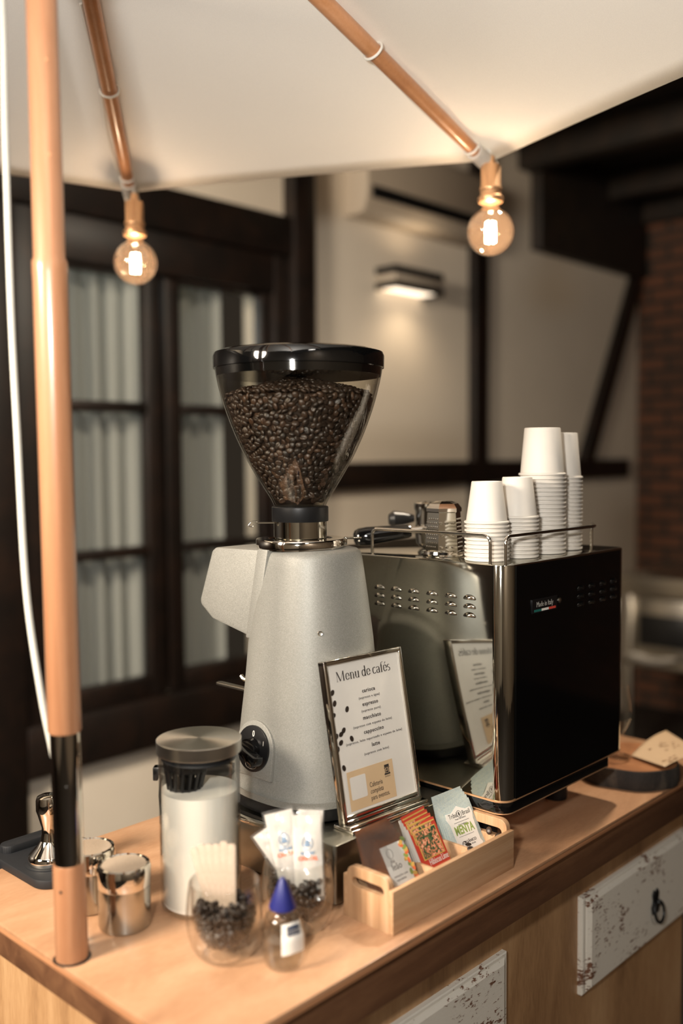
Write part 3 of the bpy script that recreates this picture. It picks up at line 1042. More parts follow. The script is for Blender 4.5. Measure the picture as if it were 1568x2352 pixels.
# ------------------------------------------------------------------ espresso machine
MX0, MX1, MY0, MY1 = 1.110, 1.462, 0.737, 1.125
ZB0, ZB1, ZT_ = 0.9695, 0.9875, 1.3210
MC = ((MX0+MX1)/2, (MY0+MY1)/2)
em = thing('espresso_machine', 'boxy steel and black espresso machine with a cup rail on top', 'espresso machine', (MC[0], MC[1], H))
hx, hy = (MX1-MX0)/2, (MY1-MY0)/2
zb0, zb1, zt = ZB0-H, ZB1-H, ZT_-H
b = MB(); b.prism(rrect(-hx+0.001, -hy+0.001, hx-0.038, hy-0.001, 0.020, 8), zb0, zb1-0.0012, 0.0008)
b.build('base', M['blackgloss'], em)
b = MB()
b.prism(rrect(-hx, -hy, hx, hy, 0.021, 10), zb1, zt, 0.0016)
b.build('casing', M['steel_mirror'], em)
b = MB(); b.prism(rrect(-hx-0.0008, -hy-0.0008, hx+0.0008, hy+0.0008, 0.0215, 10), zb1-0.0012, zb1+0.0008)
b.prism(rrect(-hx+0.0005, -hy+0.0005, hx-0.0375, hy-0.0005, 0.0215, 10), zb0-0.0006, zb0+0.0010)
b.build('trim_line', M['brass'], em)
# black side panel (towards the front edge of the cart), slightly bowed
b = MB()
bow = [(-hx+0.024+(2*hx-0.048)*i/24, -hy-0.0016-0.0022*math.sin(PI*i/24)) for i in range(25)]
b.prism(bow+[(hx-0.024, -hy+0.0004), (-hx+0.024, -hy+0.0004)], zb1+0.0022, zt-0.0022)
b.build('side_panel', M['blackpanel'], em, smooth=25)
b = MB()
b.prism(rrect(-hx+0.004, -hy+0.004, hx-0.004, hy-0.004, 0.018, 8), zt-0.0012, zt-0.0004)
b.build('cup_tray', M['steel_mirror'], em)
# feet
for fx in (1.190, 1.395):
    for fy in (0.826, 1.075):
        f_ = MB().lathe([(0.0155, 0.022), (0.0155, zb0)], 24).build('foot', M['steel'], em)
        f_.location = (fx-MC[0], fy-MC[1], 0)
        MB().lathe([(0.0175, 0), (0.0185, 0.002), (0.0185, 0.021), (0.017, 0.0225)], 24).build('rubber_pad', M['rubber'], f_)
# louvres
def louver(parent, mtx, mat):
    b = MB(); b.M = mtx
    def fn(u, v):
        a = PI*u
        x = 0.0110*math.cos(a)
        e = v*PI/2
        return (x*math.cos(e)**0.8, 0.0068*math.sin(a)*math.cos(e), 0.0052*math.sin(e)*math.sin(a)**0.5 if math.sin(a) > 0 else 0)
    b.grid(fn, 16, 6)
    l_ = b.build('louver', mat, parent, smooth=60)
    s_ = MB(); s_.M = mtx
    s_.flat([(-0.0095, -0.0006), (0.0095, -0.0006), (0.0075, 0.0034), (-0.0075, 0.0034)], 0.0002, 0.0005)
    s_.build('slot', M['dark_in'], l_)
for yy in (0.9662, 0.9330, 0.8992, 0.8648, 0.8308, 0.7978):
    for zz in (1.2690, 1.2565, 1.2440):
        mt = T(-hx-0.0002, yy-MC[1], zz-H) @ Matrix(((0, 0, -1, 0), (-1, 0, 0, 0), (0, 1, 0, 0), (0, 0, 0, 1)))
        louver(em, mt, M['steel_mirror'])
for xx in (1.3068, 1.3414, 1.3773, 1.4130):
    for zz in (1.2685, 1.2560, 1.2435):
        u_ = (xx-MX0-0.024)/(2*hx-0.048)
        mt = T(xx-MC[0], -hy-0.0019-0.0022*math.sin(PI*u_), zz-H) @ Matrix(((1, 0, 0, 0), (0, 0, -1, 0), (0, 1, 0, 0), (0, 0, 0, 1)))
        louver(em, mt, M['blackgloss'])
# maker plate
pm = T(1.2043-MC[0], -hy-0.0034, 1.2573-H) @ RX(PI/2) @ RZ(0)
b = MB(); b.M = pm
b.prism(rrect(-0.0335, -0.0100, 0.0335, 0.0100, 0.0006, 2), -0.001, 0.0008)
pl = b.build('name_plate', M['black'], em)
b = MB(); b.M = pm
b.text('Made in Italy', 0.0108, 0, -0.0015, 0.0009, sx=0.82)
b.build('lettering', M['grey'], pl)
b = MB(); b.M = pm
for i in range(3):
    b.mat = i
    b.rect(-0.029+i*0.0195, -0.0082, -0.029+(i+1)*0.0195, -0.0048, 0.0009)
b.build('tricolour_stripe', [M['flagG'], M['flagW'], M['flagR']], pl)
b = MB(); b.M = pm
b.M = pm @ T(0.041, 0.0015, 0)
b.lathe([(0.0042, -0.001), (0.0042, 0.0012), (0.003, 0.002)], 16)
b.build('screw', M['steel'], em)
# cup rails
def rail(pts):
    b = MB()
    P = [Vector(p) for p in pts]
    path = [P[0]]
    rr = 0.012
    for i in range(1, len(P)-1):
        a = (P[i-1]-P[i]).normalized(); c = (P[i+1]-P[i]).normalized()
        s0 = P[i]+a*rr; s1 = P[i]+c*rr
        for k in range(7):
            t_ = k/6
            path.append(s0*(1-t_)**2+P[i]*2*t_*(1-t_)+s1*t_*t_)
    path.append(P[-1])
    b.tube(path, 0.0024, 10)
    for e in (P[0], P[-1]):
        b.lathe_at = None
    return b.build('cup_rail', M['chrome'], em)
zr = 0.0395
def mp(x, y, z): return (x-MC[0], y-MC[1], z)
rail([mp(1.1175, 0.768, zt-0.001), mp(1.1175, 0.768, zt+zr), mp(1.120, 0.990, zt+zr), mp(1.120, 0.990, zt-0.001)])
rail([mp(1.120, 0.7445, zt-0.001), mp(1.120, 0.7445, zt+zr), mp(1.372, 0.7445, zt+zr), mp(1.4165, 0.776, zt+zr), mp(1.4165, 0.776, zt-0.001)])

# ------------------------------------------------------------------ paper cup stacks
def cup_proto(rb, rt, h):
    """inverted cup: rim at z = 0, base at z = h"""
    root = thing('paper_cup', '', 'paper cup')
    b = MB()
    tw = 0.0005
    b.lathe([(rt-tw, 0.003), (rb-tw, h-0.006), (0.0005, h-0.006)], 40, cap0=False, cap1=False)
    b.lathe([(rt, 0.003), (rb+0.0002, h-0.001), (rb-0.0006, h), (rb-0.0018, h), (rb-0.0022, h-0.004), (0.0005, h-0.004)], 40, cap0=False, cap1=False)
    b.build('wall', M['cup'], root)
    b = MB()
    b.tube([((rt+0.0008)*math.cos(2*PI*k/40), (rt+0.0008)*math.sin(2*PI*k/40), 0.0022) for k in range(40)], 0.0021, 8, closed=True)
    b.build('rim', M['cup'], root)
    return root
ORD = ['top', 'second', 'third', 'fourth', 'fifth', 'sixth', 'seventh', 'eighth', 'ninth', 'tenth', 'eleventh', 'twelfth', 'thirteenth', 'fourteenth', 'fifteenth', 'sixteenth', 'seventeenth', 'eighteenth', 'nineteenth', 'twentieth', 'twenty-first']
def cup_stack(x, y, n, gap, proto, where, group):
    r_ = random.Random(int(x*1e4))
    for i in range(n):
        o = proto.pop() if isinstance(proto, list) and len(proto) > 1 else copy_tree(proto[0])
        z = ZT_+0.0004+i*gap
        o.location = (x+r_.gauss(0, 0.0002), y+r_.gauss(0, 0.0002), z)
        o.rotation_euler = (0, 0, r_.random()*6)
        k = n-1-i
        o['label'] = ('topmost white paper cup, upside down, in the %s' % where) if k == 0 else ('white paper cup, %s from the top in the %s' % (ORD[k], where))
        o['category'] = 'paper cup'
        o['group'] = group
small = cup_proto(0.0218, 0.0298, 0.0610)
big = cup_proto(0.0273, 0.0335, 0.0735)
ps = [small, copy_tree(small)]
pb = [big, copy_tree(big)]
cup_stack(1.155, 0.7994, 10, 0.0059, ps, 'short stack left of the rail gap', 'small paper cups on the machine')
cup_stack(1.2205, 0.7910, 11, 0.0058, ps, 'short stack right of the rail gap', 'small paper cups on the machine')
cup_stack(1.3005, 0.7973, 20, 0.0063, pb, 'tallest stack on the machine', 'large paper cups on the machine')
cup_stack(1.372, 0.8087, 19, 0.00628, pb, 'tall stack at the far right', 'large paper cups on the machine')
# the prototypes themselves: the last list entries were used as cups; drop the spare ones
for pr in (ps[0], pb[0]):
    for ch in list(pr.children):
        bpy.data.objects.remove(ch)
    bpy.data.objects.remove(pr)

# ------------------------------------------------------------------ portafilter and grater on the machine
pf = thing('portafilter', 'black-handled portafilter lying on the espresso machine top', 'portafilter', (1.19, 1.00, ZT_))
b = MB()
hA, hB = Vector((1.1435-1.19, 1.0512-1.00, 0.0195)), Vector((1.207-1.19, 0.983-1.00, 0.031))
pts = [hA+(hB-hA)*t_ for t_ in (0, 0.03, 0.1, 0.25, 0.5, 0.75, 0.95, 1.0)]
b.tube(pts, [0.006, 0.0115, 0.0145, 0.0155, 0.0140, 0.0120, 0.0110, 0.009], 20)
b.build('handle', M['blackgloss'], pf)
b = MB(); hd = hB+(hB-hA).normalized()*0.018
b.tube([hB-(hB-hA).normalized()*0.004, hd], 0.0055, 12)
b.M = T(hd.x+0.024, hd.y+0.002, 0.0) @ Matrix.Scale(0.75, 4)
b.lathe([(0.016, 0.0005), (0.024, 0.006), (0.031, 0.012), (0.0335, 0.030), (0.0345, 0.048), (0.032, 0.050), (0.030, 0.046), (0.028, 0.020), (0.001, 0.016)], 36)
b.build('basket_holder', M['chrome'], pf)
gt = thing('spice_grater', 'small chrome upright grater beside the paper cups', 'grater', (1.176, 0.893, ZT_))
b = MB(); b.lathe([(0.034, 0.0003), (0.0355, 0.003), (0.0345, 0.007), (0.030, 0.009)], 40)
b.build('base', M['chrome'], gt)
b = MB(); b.M = RZ(0.35)
b.lathe([(0.030, 0.008), (0.0255, 0.066)], 6)
hx_body = b.build('grating_body', M['steel_mirror'], gt, smooth=20)
b = MB()
for sidek in range(6):
    am = 0.35+PI/3*sidek+PI/6
    for row in range(8):
        for cl in range(5):
            if sidek % 2 == 1 and (row % 3 or cl % 2): continue
            z = 0.014+row*0.006
            rr = (0.030+(0.0255-0.030)*(z-0.008)/0.058)*math.cos(PI/6)
            off = (cl-2+0.5*(row % 2)-0.25)*0.0046
            p = Vector((rr*math.cos(am)-off*math.sin(am), rr*math.sin(am)+off*math.cos(am), z))
            if sidek % 2 == 1:
                b.ball(p, (0.0034, 0.0034, 0.0022), 8, 5)
            else:
                b.ball(p, 0.0014, 6, 4)
b.build('teeth', M['chrome'], hx_body)
b = MB(); b.M = RZ(0.35)
b.lathe([(0.0255, 0.0655), (0.0275, 0.067), (0.0275, 0.072), (0.022, 0.079), (0.012, 0.0825), (0.001, 0.083)], 6)
b.M = T(0.012, -0.010, 0)
b.build('cap', M['chrome'], gt, smooth=20)
# second portafilter standing behind the grater
p2 = thing('portafilter', 'portafilter with black knob standing behind the chrome grater', 'portafilter', (1.298, 1.004, ZT_))
b = MB(); b.lathe([(0.018, 0.0004), (0.030, 0.010), (0.0335, 0.020), (0.0340, 0.058), (0.036, 0.062), (0.036, 0.072), (0.031, 0.073), (0.030, 0.04), (0.001, 0.035)], 36)
b.build('basket_holder', M['chrome'], p2)
b = MB()
b.tube([(-0.028, 0.024, 0.046), (-0.042, 0.036, 0.046), (-0.054, 0.047, 0.045), (-0.060, 0.052, 0.045)], [0.006, 0.011, 0.0145, 0.009], 16)
b.build('handle', M['black'], p2)

# ------------------------------------------------------------------ menu stand
ms = thing('menu_stand', 'chrome framed coffee menu leaning on a chrome foot before the grinder', 'menu sign', (0.9745, 0.8425, GZ+0.0002), (0, 0, -0.05))
lean = T(0, 0, 0.006) @ RX(math.radians(-10.6))
W2, HH = 0.0760, 0.2170
# face plane: local x across, z up, front is -y.  print frame: x, y(up), z(out)
face = lean @ RX(PI/2)
b = MB(); b.M = face
b.rect(-W2+0.006, 0.008, W2-0.006, HH-0.006, -0.0045, 0.003)
paper = b.build('menu_paper', M['paper'], ms)
b = MB(); b.M = face
def bar(x0, y0, x1, y1):
    b.box((x0, y0, -0.010), (x1, y1, 0.0026), 0.0016, 3)
bar(-W2, 0.0, -W2+0.0068, HH); bar(W2-0.0068, 0.0, W2, HH); bar(-W2, HH-0.0068, W2, HH); bar(-W2, 0, W2, 0.0068)
b.box((-W2, 0.0075, -0.004), (W2, 0.0125, 0.0014), 0.0012, 3)
b.box((-W2+0.001, 0.001, -0.010), (W2-0.001, HH-0.001, -0.006))
b.build('frame', M['chrome'], ms)
b = MB()
b.box((-W2, -0.0165, 0.0002), (W2, 0.020, 0.0052), 0.0012, 3)
b.box((-W2, -0.0130, 0.0052), (W2, -0.0015, 0.0092), 0.0012, 3)
b.build('foot', M['chrome'], ms)
# --- the print.  u from left 0..1, t from top 0..1
px0, px1, py0, py1 = -W2+0.006, W2-0.006, 0.0125, HH-0.006
def PU(u): return px0+(px1-px0)*u
def PT_(t): return py1-(py1-py0)*t
zf = -0.0013
# high-contrast title lettering drawn with a flat nib
def nib(mb, pts, w, x, y, s, z, hair=0.016, h=0.00015):
    pts = [Vector((p[0], p[1])) for p in pts]
    for p, q in zip(pts, pts[1:]):
        d = q-p
        # hull of the nib swept from p to q: nib is a flat rectangle w x hair
        c = [(-w/2, -hair/2), (w/2, -hair/2), (w/2, hair/2), (-w/2, hair/2)]
        allp = [(p.x+a, p.y+b_) for a, b_ in c]+[(q.x+a, q.y+b_) for a, b_ in c]
        hull = convex(allp)
        mb.flat([(x+a*s, y+b_*s) for a, b_ in hull], z, h)
def convex(ps):
    ps = sorted(set((round(a, 5), round(b_, 5)) for a, b_ in ps))
    def half(seq):
        o = []
        for p in seq:
            while len(o) >= 2 and (o[-1][0]-o[-2][0])*(p[1]-o[-2][1])-(o[-1][1]-o[-2][1])*(p[0]-o[-2][0]) <= 0:
                o.pop()
            o.append(p)
        return o
    lo = half(ps); hi = half(reversed(ps))
    return lo[:-1]+hi[:-1]
def el(cx, cy, rx, ry, a0, a1, n=14):
    return [(cx+rx*math.cos(math.radians(a0+(a1-a0)*i/n)), cy+ry*math.sin(math.radians(a0+(a1-a0)*i/n))) for i in range(n+1)]
K, TH = 0.105, 0.022
def serif(x): return ([(x-0.075, 0.008), (x+0.075, 0.008)], TH)
def serift(x, y): return ([(x-0.075, y), (x+0.02, y)], TH)
GL = {
 'M': (0.98, [([(0.14, 0), (0.16, 0.72)], TH), ([(0.17, 0.72), (0.47, 0.02)], K*0.95), ([(0.47, 0.02), (0.80, 0.72)], TH), ([(0.82, 0.0), (0.80, 0.72)], K), serif(0.14), serif(0.82), serift(0.15, 0.72), ([(0.80, 0.72), (0.90, 0.72)], TH)]),
 'e': (0.46, [(el(0.24, 0.25, 0.165, 0.245, 0, 330, 20), K*0.8), ([(0.08, 0.26), (0.41, 0.26)], TH)]),
 'n': (0.53, [([(0.13, 0), (0.13, 0.48)], K), (el(0.265, 0.33, 0.14, 0.155, 175, 0, 12), K*0.6), ([(0.405, 0.33), (0.405, 0)], K), serif(0.13), serif(0.405), serift(0.13, 0.48)]),
 'u': (0.53, [([(0.11, 0.48), (0.11, 0.15)], K), (el(0.25, 0.16, 0.14, 0.155, 185, 350, 12), K*0.6), ([(0.395, 0.0), (0.395, 0.48)], K), serift(0.11, 0.48), serift(0.395, 0.48), ([(0.39, 0.008), (0.48, 0.008)], TH)]),
 'd': (0.50, [(el(0.22, 0.24, 0.155, 0.24, 20, 340, 20), K*0.8), ([(0.385, 0.0), (0.385, 0.76)], K), serift(0.385, 0.76), ([(0.38, 0.008), (0.47, 0.008)], TH)]),
 'c': (0.42, [(el(0.235, 0.245, 0.165, 0.245, 50, 320, 18), K*0.8)]),
 'a': (0.45, [(el(0.20, 0.36, 0.13, 0.13, 170, 10, 10), K*0.55), ([(0.335, 0.38), (0.335, 0.05)], K), (el(0.20, 0.135, 0.135, 0.135, 60, 330, 14), K*0.75), ([(0.335, 0.03), (0.42, 0.015)], TH*1.6)]),
 'f': (0.30, [([(0.14, 0), (0.14, 0.60)], K), (el(0.27, 0.60, 0.13, 0.16, 180, 60, 10), K*0.5), ([(0.04, 0.47), (0.28, 0.47)], TH), serif(0.14)]),
 's': (0.36, [(el(0.17, 0.37, 0.105, 0.115, 40, 250, 12)+el(0.18, 0.125, 0.115, 0.125, 80, -140, 12), K*0.7)]),
 ' ': (0.20, []),
}
def didone(mb, text, s, xc, y, z):
    width = sum(GL['e' if c == 'é' else c][0] for c in text)*s
    x = xc-width/2
    for c in text:
        adv, strokes = GL['e' if c == 'é' else c]
        for pts, wd in strokes:
            nib(mb, pts, wd, x, y, s, z)
        if c == 'é':
            nib(mb, [(0.24, 0.58), (0.33, 0.72)], 0.05, x, y, s, z)
        x += adv*s
b = MB(); b.M = face
didone(b, 'Menu de cafés', 0.0182, PU(0.49), PT_(0.122), zf)
for txt, t_ in (('carioca', 0.225), ('espresso', 0.315), ('macchiato', 0.407), ('cappuccino', 0.502), ('latte', 0.598)):
    b.text(txt, 0.0073, PU(0.525), PT_(t_+0.006), zf, spacing=1.18, bold=0.00014)
for txt, t_ in (('(espresso e água)', 0.267), ('(espresso puro)', 0.357), ('(espresso com espuma do leite)', 0.452), ('(espresso, leite vaporizado e espuma de leite)', 0.549), ('(espresso com leite)', 0.644)):
    b.text(txt, 0.0047, PU(0.525), PT_(t_+0.005), zf, spacing=1.22)
b.build('lettering', M['ink'], paper)
b = MB(); b.M = face
for u, t_, an in ((0.045, 0.185, 0.9), (0.055, 0.258, 1.2), (0.205, 0.315, 1.1), (0.02, 0.335, 0.5), (0.125, 0.447, 0.8), (0.085, 0.468, 0.4), (0.215, 0.515, 2.0), (0.07, 0.522, 0.6), (0.018, 0.56, 1.3), (0.065, 0.69, 1.9), (0.022, 0.475, 1.0)):
    b.disc(PU(u), PT_(t_), 0.0043, 0.0032, zf, rot=an)
b.build('printed_beans', M['bean'], paper)
# business card with a small drawing of an espresso machine
b = MB(); b.M = face
b.rect(PU(0.086), PT_(0.985), PU(0.715), PT_(0.725), zf, 0.0003)
card = b.build('card', M['tan'], paper)
b = MB(); b.M = face
b.flat(rrect(PU(0.115), PT_(0.915), PU(0.325), PT_(0.765), 0.002, 3), zf+0.0003)
b.build('white_square', M['paper'], card)
b = MB(); b.M = face
zc = zf+0.0003
for i, txt in enumerate(('Cafeteria', 'completa', 'para eventos.')):
    b.text(txt, 0.0094, PU(0.365), PT_(0.868+i*0.044), zc, sx=0.72, align='LEFT', shear=0.25 if i == 1 else 0)
cx_, cy_ = PU(0.625), PT_(0.79)
b.rect(cx_-0.0045, cy_+0.004, cx_+0.0045, cy_+0.0075, zc); b.rect(cx_-0.0055, cy_+0.0030, cx_+0.0055, cy_+0.0037, zc)
b.rect(cx_-0.0040, cy_-0.004, cx_-0.0030, cy_+0.003, zc); b.rect(cx_+0.0030, cy_-0.004, cx_+0.0040, cy_+0.003, zc)
b.rect(cx_-0.0055, cy_-0.0062, cx_+0.0055, cy_-0.0040, zc); b.disc(cx_, cy_+0.001, 0.0016, 0.0016, zc); b.rect(cx_-0.002, cy_-0.0035, cx_+0.002, cy_-0.001, zc)
b.text('EXPRESS', 0.0024, cx_, cy_-0.0092, zc, spacing=1.2)
b.build('card_lettering', M['ink'], card)

# ------------------------------------------------------------------ bamboo tea box
tx0, tx1, ty0, ty1 = 0.8535, 1.1130, 0.7245, 0.8055
tb = thing('tea_box', 'bamboo tea box with cut-out handles and three compartments', 'tea box', ((tx0+tx1)/2, (ty0+ty1)/2, H+0.0002))
lx, ly = (tx1-tx0)/2, (ty1-ty0)/2
MB().box((-lx, -ly, 0), (lx, -ly+0.007, 0.0535), 0.0008).build('long_side', M['bamboo'], tb)
MB().box((-lx, ly-0.007, 0), (lx, ly, 0.0535), 0.0008).build('long_side', M['bamboo'], tb)
MB().box((-lx+0.008, -ly+0.007, 0.001), (lx-0.008, ly-0.007, 0.006)).build('bottom_board', M['bamboo'], tb)
def end_panel(x):
    b = MB()
    # in (y, z), with a slot: two halves welded as strips round the slot
    h1 = 0.0665
    ye = ly-0.0068
    outer = [(-ye, 0.0), (ye, 0.0)]+arc(ye-0.011, h1-0.011, 0.011, 0, 90, 6)+arc(-ye+0.011, h1-0.011, 0.011, 90, 180, 6)
    slot = arc(ly*0.50, 0.048, 0.0065, -90, 90, 6)+arc(-ly*0.50, 0.048, 0.0065, 90, 270, 6)
    cu = bpy.data.curves.new('t', 'CURVE'); cu.dimensions = '2D'; cu.fill_mode = 'BOTH'; cu.extrude = 0.004; cu.bevel_depth = 0.0006
    for poly in (outer, slot):
        sp = cu.splines.new('POLY'); sp.points.add(len(poly)-1); sp.use_cyclic_u = True
        for p, q in zip(sp.points, poly): p.co = (q[0], q[1], 0, 1)
    o = bpy.data.objects.new('t', cu); COL.objects.link(o)
    me = bpy.data.meshes.new_from_object(o.evaluated_get(bpy.context.evaluated_depsgraph_get()))
    b.M = T(x, 0, 0) @ Matrix(((0, 0, 1, 0), (1, 0, 0, 0), (0, 1, 0, 0), (0, 0, 0, 1)))
    b.put([v.co[:] for v in me.vertices], [tuple(p.vertices) for p in me.polygons])
    bpy.data.objects.remove(o); bpy.data.curves.remove(cu); bpy.data.meshes.remove(me)
    return b.build('end_panel', M['bamboo_end'], tb)
end_panel(-lx+0.0045); end_panel(lx-0.0045)
for dx in (0.9535, 1.0355):
    xx = dx-(tx0+tx1)/2
    MB().box((xx-0.0025, -ly+0.007, 0.005), (xx+0.0025, ly-0.007, 0.046), 0.0006).build('divider', M['bamboo'], tb)

# tea sachets: each leans back against the ones behind it
def sachet(name, label, group, cx, y, z0, w_, h_, tilt_, mats, draw=None, yaw_=0.0, thick=0.0016, vs=0.8):
    o = thing(name, label, 'tea sachet', (cx, y, z0), (0, 0, yaw_), group)
    fm = RX(-tilt_) @ RX(PI/2)
    b = MB(); b.M = fm
    def fn(s):
        def g(u, v):
            bul = 0.0011*math.sin(PI*u)**0.6*math.sin(PI*v)**0.6
            return (-w_/2+w_*u, h_*v, s*(thick/2*0.35+bul))
        return g
    b.grid(fn(1), 8, 10); b.grid(fn(-1), 8, 10)
    env = b.build('envelope', mats, o, smooth=60)
    if draw:
        draw(o, fm @ T(0, (1-vs)*h_, 0), w_, vs*h_, env)
    return o
ZP = 0.0020
def draw_menta(o, fm, w_, h_, env):
    b = MB(); b.M = fm
    sh = [(-0.36, 0.10), (0.36, 0.10), (0.40, 0.16), (0.36, 0.22), (0.37, 0.62), (0.43, 0.74), (0.40, 0.84), (0.24, 0.83), (0.13, 0.87), (0.0, 0.93), (-0.13, 0.87), (-0.24, 0.83), (-0.40, 0.84), (-0.43, 0.74), (-0.37, 0.62), (-0.36, 0.22), (-0.40, 0.16)]
    b.flat([(x*w_, y*h_) for x, y in sh], ZP)
    pn = b.build('label_panel', M['label'], env)
    b = MB(); b.M = fm
    b.text('Tribal', 0.0088, -0.20*w_, 0.735*h_, ZP+0.0002, sx=0.85)
    b.text('Brasil', 0.0088, 0.23*w_, 0.735*h_, ZP+0.0002, sx=0.85)
    b.tube([(0.0045*math.cos(q), 0.775*h_+0.0045*math.sin(q), ZP+0.0003) for q in [2*PI*i/20 for i in range(20)]], 0.0003, 6, closed=True)
    b.disc(0, 0.775*h_, 0.0012, 0.0028, ZP+0.0002)
    b.text('Prazer com história', 0.0028, 0, 0.685*h_, ZP+0.0002)
    b.rect(-0.24*w_, 0.635*h_, 0.24*w_, 0.640*h_, ZP+0.0002)
    b.text('Chá Orgânico', 0.0032, 0, 0.575*h_, ZP+0.0002)
    b.rect(-0.24*w_, 0.375*h_, 0.24*w_, 0.380*h_, ZP+0.0002)
    b.text('ORGÂNICO', 0.0052, 0.02*w_, 0.235*h_, ZP+0.0002, bold=0.0001)
    b.tube([(-0.010+0.0042*math.cos(q), 0.225*h_+0.0042*math.sin(q), ZP+0.0003) for q in [2*PI*i/20 for i in range(20)]], 0.0005, 6, closed=True)
    b.disc(-0.004, 0.205*h_, 0.006, 0.0022, ZP+0.0002, rot=-0.2)
    b.text('BRASIL', 0.0028, 0.12*w_, 0.185*h_, ZP+0.0002)
    b.build('lettering', M['ink'], pn)
    b = MB(); b.M = fm
    b.text('MENTA', 0.0165, 0, 0.42*h_, ZP+0.0002, sx=0.70, bold=0.0005)
    b.build('green_lettering', M['green'], pn)
def draw_hib(o, fm, w_, h_, env):
    b = MB(); b.M = fm
    b.rect(-0.40*w_, 0.30*h_, 0.40*w_, 0.86*h_, ZP-0.0002)
    b.rect(-0.46*w_, 0.93*h_, 0.46*w_, 0.955*h_, ZP-0.0010)
    b.build('gold_border', M['gold'], env)
    b = MB(); b.M = fm
    b.rect(-0.37*w_, 0.32*h_, 0.37*w_, 0.84*h_, ZP+0.0001)
    b.build('flower_picture', M['flowers'], env)
    b = MB(); b.M = fm
    b.text('Hibiscus', 0.0115, -0.04*w_, 0.175*h_, ZP-0.0002, sx=0.62)
    b.text('Lime', 0.0115, 0.33*w_, 0.175*h_, ZP-0.0002, sx=0.62)
    b.rect(-0.60*w_, 0.16*h_, -0.51*w_, 0.96*h_, -0.0003, 0.0006)
    b.build('white_lettering', M['paper'], env)
def draw_leao(o, fm, w_, h_, env):
    b = MB(); b.M = fm
    b.rect(-0.20*w_, 0.05*h_, 0.49*w_, 0.86*h_, ZP-0.0003)
    pn = b.build('label_panel', M['label'], env)
    b = MB(); b.M = fm
    b.text('chá', 0.0070, 0.0*w_, 0.53*h_, ZP, sx=0.8)
    b.text('leão', 0.0120, 0.06*w_, 0.40*h_, ZP, sx=0.9)
    b.text('sensações com', 0.0042, 0.08*w_, 0.27*h_, ZP)
    b.text('especiarias', 0.0042, 0.05*w_, 0.20*h_, ZP)
    b.tube([(-0.0+0.0055*math.cos(q), 0.70*h_+0.006*math.sin(q), ZP+0.0002) for q in [2*PI*i/20 for i in range(20)]], 0.00025, 6, closed=True)
    b.build('lettering', M['inkgrey'], pn)
    rr = random.Random(5)
    b = MB(); b.M = fm
    for i in range(16):
        y_ = (0.12+0.05*i)*h_
        b.mat = i % 3
        b.disc(0.42*w_+rr.uniform(-0.05, 0.06)*w_, y_, 0.0042, 0.0026, ZP+0.00001*i, rot=rr.uniform(0, 3))
    b.build('spice_picture', [M['green'], M['orangeink'], M['gold']], env)
for i in range(5):
    first = i == 0
    sachet('mint_tea_sachet', ('front pale blue mint tea sachet with full label at the box right end' if first else 'pale blue mint tea sachet, %s behind the labelled front one' % ['', 'first', 'second', 'third', 'fourth'][i]), 'mint tea sachets', 1.0715-0.0015*i, 0.7570+0.0060*i, 0.9080+0.0006*i, 0.064, 0.0875+0.0016*i, 0.52-0.060*i, M['speckle'], draw_menta if first else None, yaw_=-0.08+0.012*i, vs=0.84)
for i in range(4):
    first = i == 0
    sachet('hibiscus_tea_sachet', ('front red hibiscus tea sachet with flower picture in the middle compartment' if first else 'red hibiscus tea sachet, %s behind the one with flowers' % ['', 'first', 'second', 'third'][i]), 'red tea sachets', 0.9860-0.0012*i, 0.7440+0.0066*i, 0.9080+0.0008*i, 0.055, 0.0890+0.0018*i, 0.53-0.055*i, M['red'], draw_hib, yaw_=0.03*i, vs=0.75)
for i in range(5):
    first = i == 0
    o = sachet('spice_tea_sachet', ('front brown spice tea sachet with white label in the left compartment' if first else 'brown spice tea sachet in clear wrap, %s behind the labelled one' % ['', 'first', 'second', 'third', 'fourth'][i]), 'brown tea sachets', 0.9045-0.0020*i, 0.7380+0.0068*i, 0.9090+0.0008*i, 0.064, 0.0910+0.0018*i, 0.56-0.060*i, M['brown'], draw_leao if first else None, yaw_=-0.03+0.015*i, vs=0.74)
    b = MB(); b.M = RX(-(0.56-0.060*i)) @ RX(PI/2)
    b.grid(lambda u, v: (-0.0385+0.076*u, 0.002+0.097*v, 0.0030+0.0012*math.sin(9*u+5*v+i)), 10, 10)
    b.build('clear_wrapper', M['wrap'], o, smooth=180)
for i, (x, y, z) in enumerate(((1.0245, 0.7345, 0.951), (1.0120, 0.7330, 0.9385), (1.104, 0.745, 0.943), (1.100, 0.757, 0.948))):
    o = one_bean((x, y, z), (0.5, 0.3*i, i*1.3), ['dark coffee bean beside the red sachet in the tea box', 'dark coffee bean below the red sachet lettering', 'dark coffee bean right of the mint sachet', 'dark coffee bean behind the mint sachet corner'][i], 'loose beans in the tea box', 1.05)

# ------------------------------------------------------------------ glass jar of milk
jx, jy = 0.7515, 0.9600
jar = thing('milk_jar', 'tall glass jar of milk with a spun steel lid', 'jar', (jx, jy, H+0.0002))
b = MB()
b.lathe([(0.001, 0.0), (0.046, 0.0), (0.0500, 0.004), (0.0512, 0.010), (0.0512, 0.205)], 64, cap0=False, cap1=False)
b.lathe([(0.0488, 0.012), (0.0488, 0.205)], 64, cap0=False, cap1=False)
b.build('glass_wall', M['glass_edge'], jar, smooth=60)
b = MB()
b.lathe([(0.001, 0.004), (0.044, 0.004), (0.0480, 0.008), (0.0484, 0.013), (0.0484, 0.152), (0.001, 0.152)], 64)
b.build('milk', M['milk'], jar)
b = MB(); b.M = T(0, 0, 0)
b.lathe([(0.046, 0.2005), (0.0532, 0.2005), (0.0538, 0.2011), (0.0538, 0.2160), (0.0533, 0.2165), (0.0001, 0.2166)], 72)
